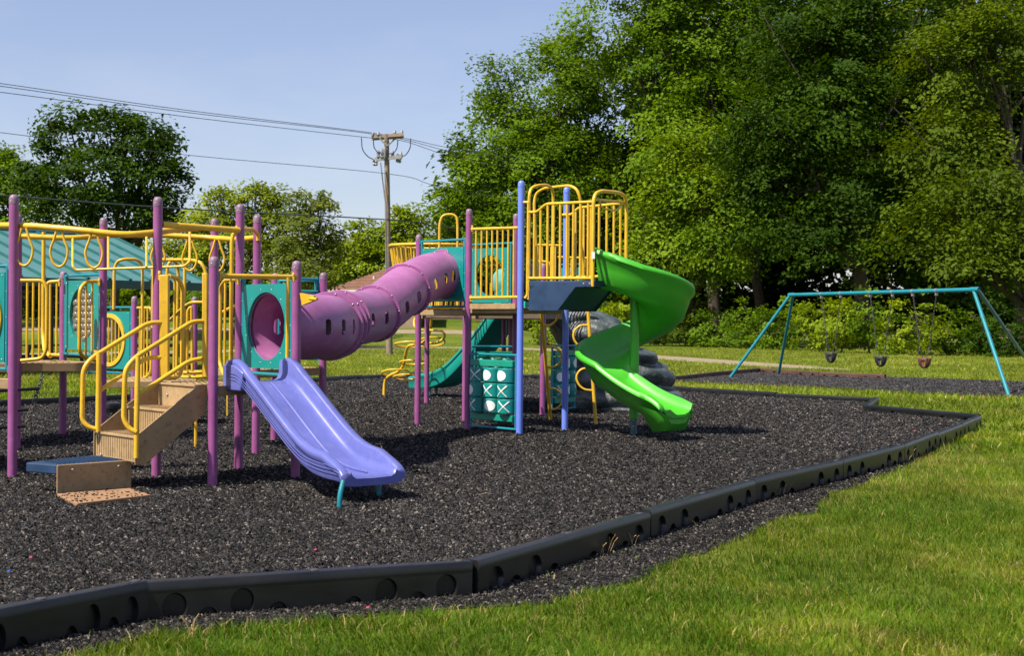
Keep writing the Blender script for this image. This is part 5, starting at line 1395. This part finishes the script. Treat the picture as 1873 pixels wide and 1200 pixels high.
tree('elm_tree', 'low spreading sunlit tree at right above the swing frame', 'tree',
     [(1740, 400, 95, 60, 78), (1820, 380, 90, 70, 77), (1700, 450, 70, 50, 78), (1800, 470, 100, 55, 76), (1890, 440, 90, 70, 77), (1950, 480, 90, 60, 78), (1790, 340, 50, 40, 78)],
     (1905, 79), leaf=.30, seed=10, trunk_r=.3, dens=1.35, droop=.5, **OLV)
# bare leaning limb seen against the sky at the far right
ll = thing('leaning_trunk', P(1862, 610, 89), 'bare leaning trunk rising through foliage at the right edge', 'tree')
MB().tube(crom([V(P(1868, 600, 89).x, 89, 0), P(1862, 330, 89), P(1840, 230, 89), P(1822, 150, 89), P(1815, 40, 89), P(1800, -30, 89)], 6), [.45 - .32 * k / 30 for k in range(31)], 10).build('trunk', m_bark, ll)
# trunks in the deep shade
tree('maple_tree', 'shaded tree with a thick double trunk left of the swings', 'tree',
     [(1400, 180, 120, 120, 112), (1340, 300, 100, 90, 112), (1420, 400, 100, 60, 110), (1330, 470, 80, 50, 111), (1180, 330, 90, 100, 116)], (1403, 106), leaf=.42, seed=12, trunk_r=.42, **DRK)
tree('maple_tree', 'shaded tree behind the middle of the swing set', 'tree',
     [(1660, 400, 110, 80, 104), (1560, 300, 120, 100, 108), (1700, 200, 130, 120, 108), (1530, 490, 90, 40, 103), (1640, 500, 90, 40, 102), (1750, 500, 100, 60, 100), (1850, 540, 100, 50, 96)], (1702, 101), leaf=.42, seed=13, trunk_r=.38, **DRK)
# the left side
tree('oak_tree', 'tall dark green tree behind the pavilion roof', 'tree',
     [(200, 245, 75, 50, 92), (130, 260, 60, 60, 92), (270, 270, 50, 50, 91), (90, 330, 60, 55, 93), (180, 330, 80, 60, 90), (280, 330, 60, 50, 91), (225, 400, 90, 45, 91), (120, 400, 70, 45, 92), (318, 330, 34, 40, 90), (300, 385, 45, 35, 91), (215, 225, 36, 26, 92), (300, 250, 22, 26, 91)],
     (212, 92), leaf=.30, seed=21, trunk_r=.33, clump=1.15, dens=1.7, **DRK)
tree('oak_tree', 'mid green tree at the left edge beside the tall dark one', 'tree', [(30, 360, 60, 70, 100), (-40, 330, 70, 80, 101), (60, 430, 60, 50, 99), (-20, 440, 80, 60, 100), (10, 300, 26, 34, 101)], (20, 100), leaf=.30, seed=22, trunk_r=.3, clump=1.15, dens=1.7, **MID)
tree('willow_tree', 'pale yellow green feathery tree behind the overhead rails', 'tree', [(400, 400, 60, 55, 82), (460, 400, 55, 60, 82), (360, 430, 50, 50, 83), (430, 470, 90, 50, 81), (500, 440, 50, 60, 82), (470, 356, 26, 24, 82), (400, 360, 24, 26, 82), (510, 365, 16, 26, 82), (340, 480, 60, 50, 83)], (430, 82), leaf=.24, seed=23, trunk_r=.2, clump=.9, dens=1.6, lo=(.11, .17, .012), hi=(.28, .335, .035))
tree('willow_tree', 'rounded grey green tree between rails and tunnel', 'tree', [(560, 420, 55, 55, 80), (530, 470, 60, 50, 80), (595, 445, 36, 45, 80), (555, 500, 62, 45, 79), (590, 375, 24, 26, 80), (545, 375, 20, 24, 80), (598, 500, 26, 32, 79)], (565, 80), leaf=.22, seed=24, trunk_r=.2, clump=.85, dens=1.6, lo=(.075, .115, .015), hi=(.205, .24, .04))
tree('maple_tree', 'fresh green tree behind the utility pole', 'tree', [(650, 450, 50, 45, 118), (700, 440, 55, 45, 119), (745, 430, 45, 45, 118), (760, 400, 30, 26, 118), (690, 480, 60, 40, 117), (640, 500, 50, 40, 117), (735, 395, 18, 18, 118), (770, 470, 50, 50, 118)], (705, 118), leaf=.32, seed=25, trunk_r=.25, clump=1.1, dens=1.6, **BRT)
# ---- shrubs along the foot of the trees
sh = [(1215, 600, 42, 36, 100, BRT), (1265, 590, 40, 42, 96, OLV), (1310, 605, 48, 36, 93, MID), (1365, 598, 45, 40, 90, MID), (1425, 602, 48, 38, 86, MID), (1485, 600, 40, 42, 83, BRT), (1540, 604, 50, 44, 78, BRT), (1590, 585, 36, 42, 77, MID), (1640, 610, 46, 40, 74, BRT), (1690, 600, 42, 46, 73, BRT), (1740, 615, 42, 38, 74, MID), (1795, 615, 46, 40, 73, DRK), (1850, 620, 46, 40, 71, DRK), (1910, 622, 50, 44, 70, DRK), (1985, 622, 50, 46, 70, DRK)]
hints = ['yellow green shrub just right of the green spiral slide', 'olive shrub between the slide and the swing frame', 'shrub left of the swing frame legs', 'shrub seen between the left legs of the swing frame', 'shrub right behind the left legs of the swings', 'bright shrub left of the leftmost bucket swing', 'bright shrub behind the leftmost bucket swing', 'tall shrub between the left and middle bucket swings', 'bright shrub behind the middle bucket swing', 'bright yellow green shrub behind the rightmost bucket swing', 'shrub right of the rightmost bucket swing', 'dark shrub left of the right swing legs', 'dark shrub behind the right swing legs', 'dark shrub at the right edge of the lawn', 'dark shrub beyond the right edge']
for i, (x, y, rx, ry, d, c) in enumerate(sh):
    tree('shrub', hints[i], 'shrub', [(x, y - 7, rx * 1.1, ry * 1.2, d), (x - 14, y + 16, rx * .8, ry * .7, d - 1), (x + 16, y + 14, rx * .8, ry * .75, d - .6)], (x, d), leaf=.20, seed=40 + i, trunk_r=.05, clump=.6, dens=.85, group='shrubs along the tree line', shell=.3, **c)
# shrubs and hedge far behind the playground, left side
lsh = [(-30, 560, 50, 34, 96, DRK), (60, 555, 50, 36, 95, DRK), (140, 556, 48, 34, 96, MID), (215, 552, 45, 36, 97, MID), (270, 548, 48, 42, 96, BRT), (350, 552, 45, 40, 95, MID), (420, 556, 40, 34, 95, DRK), (480, 556, 44, 38, 94, MID), (545, 560, 44, 34, 84, DRK), (600, 562, 34, 24, 84, DRK), (668, 572, 40, 20, 84, MID)]
lh = ['dark shrub at the far left below the pavilion', 'dark shrub under the left of the pavilion roof', 'shrub behind the bubble window panel', 'shrub behind the barred ring panel', 'bright shrub under the right pavilion pillar', 'shrub behind the stair handrails', 'dark shrub left of the tunnel mouth panel', 'shrub behind the tunnel mouth panel', 'dark shrub behind the first tunnel section', 'dark shrub under the brown house roof', 'low shrub in front of the house']
for i, (x, y, rx, ry, d, c) in enumerate(lsh):
    tree('shrub', lh[i], 'shrub', [(x, y - 2, rx, ry, d + 12), (x + 12, y + 8, rx, ry * .7, d + 11)], (x, d + 12), leaf=.26, seed=70 + i, trunk_r=.05, clump=.7, dens=.8, group='shrubs behind the playground', shell=.3, **c)
# shrubs seen under the tower deck
for i, (x, y, d, c, lab) in enumerate(((985, 598, 92, BRT, 'bright shrub seen beneath the tower deck'), (1130, 575, 95, BRT, 'bright shrub between tower and spiral slide'), (1080, 560, 99, MID, 'shrub behind the grey climbing rock'))):
    tree('shrub', lab, 'shrub', [(x, y, 42, 34, d), (x + 25, y + 8, 40, 26, d)], (x, d), leaf=.22, seed=90 + i, trunk_r=.05, clump=.6, dens=.8, group='shrubs along the tree line', shell=.3, **c)
# ---- dense wood behind everything, deep shade put into its dark leaf colours
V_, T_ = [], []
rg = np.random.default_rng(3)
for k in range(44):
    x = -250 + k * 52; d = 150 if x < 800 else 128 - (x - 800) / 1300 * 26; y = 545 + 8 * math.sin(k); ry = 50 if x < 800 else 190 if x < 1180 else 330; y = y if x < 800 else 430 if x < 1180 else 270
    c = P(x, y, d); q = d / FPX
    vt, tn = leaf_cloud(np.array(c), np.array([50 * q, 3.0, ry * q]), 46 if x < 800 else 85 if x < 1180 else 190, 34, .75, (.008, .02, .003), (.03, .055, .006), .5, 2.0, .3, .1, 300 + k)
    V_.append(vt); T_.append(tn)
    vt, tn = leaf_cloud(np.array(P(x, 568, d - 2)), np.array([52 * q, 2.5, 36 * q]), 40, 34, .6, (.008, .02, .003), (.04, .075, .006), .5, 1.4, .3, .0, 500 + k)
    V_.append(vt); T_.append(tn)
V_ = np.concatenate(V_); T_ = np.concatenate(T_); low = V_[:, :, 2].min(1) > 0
link('distant_wood', pieces_mesh('distant_wood', V_[low], 2, [(0, 1, 2), (0, 2, 3)], T_[low], m_leaf), None, kind='stuff', label='dense wood coloured as deep shade closing the view behind the trees', cat='wood')
print('TRIS', sum(len(m.polygons) for m in bpy.data.meshes))
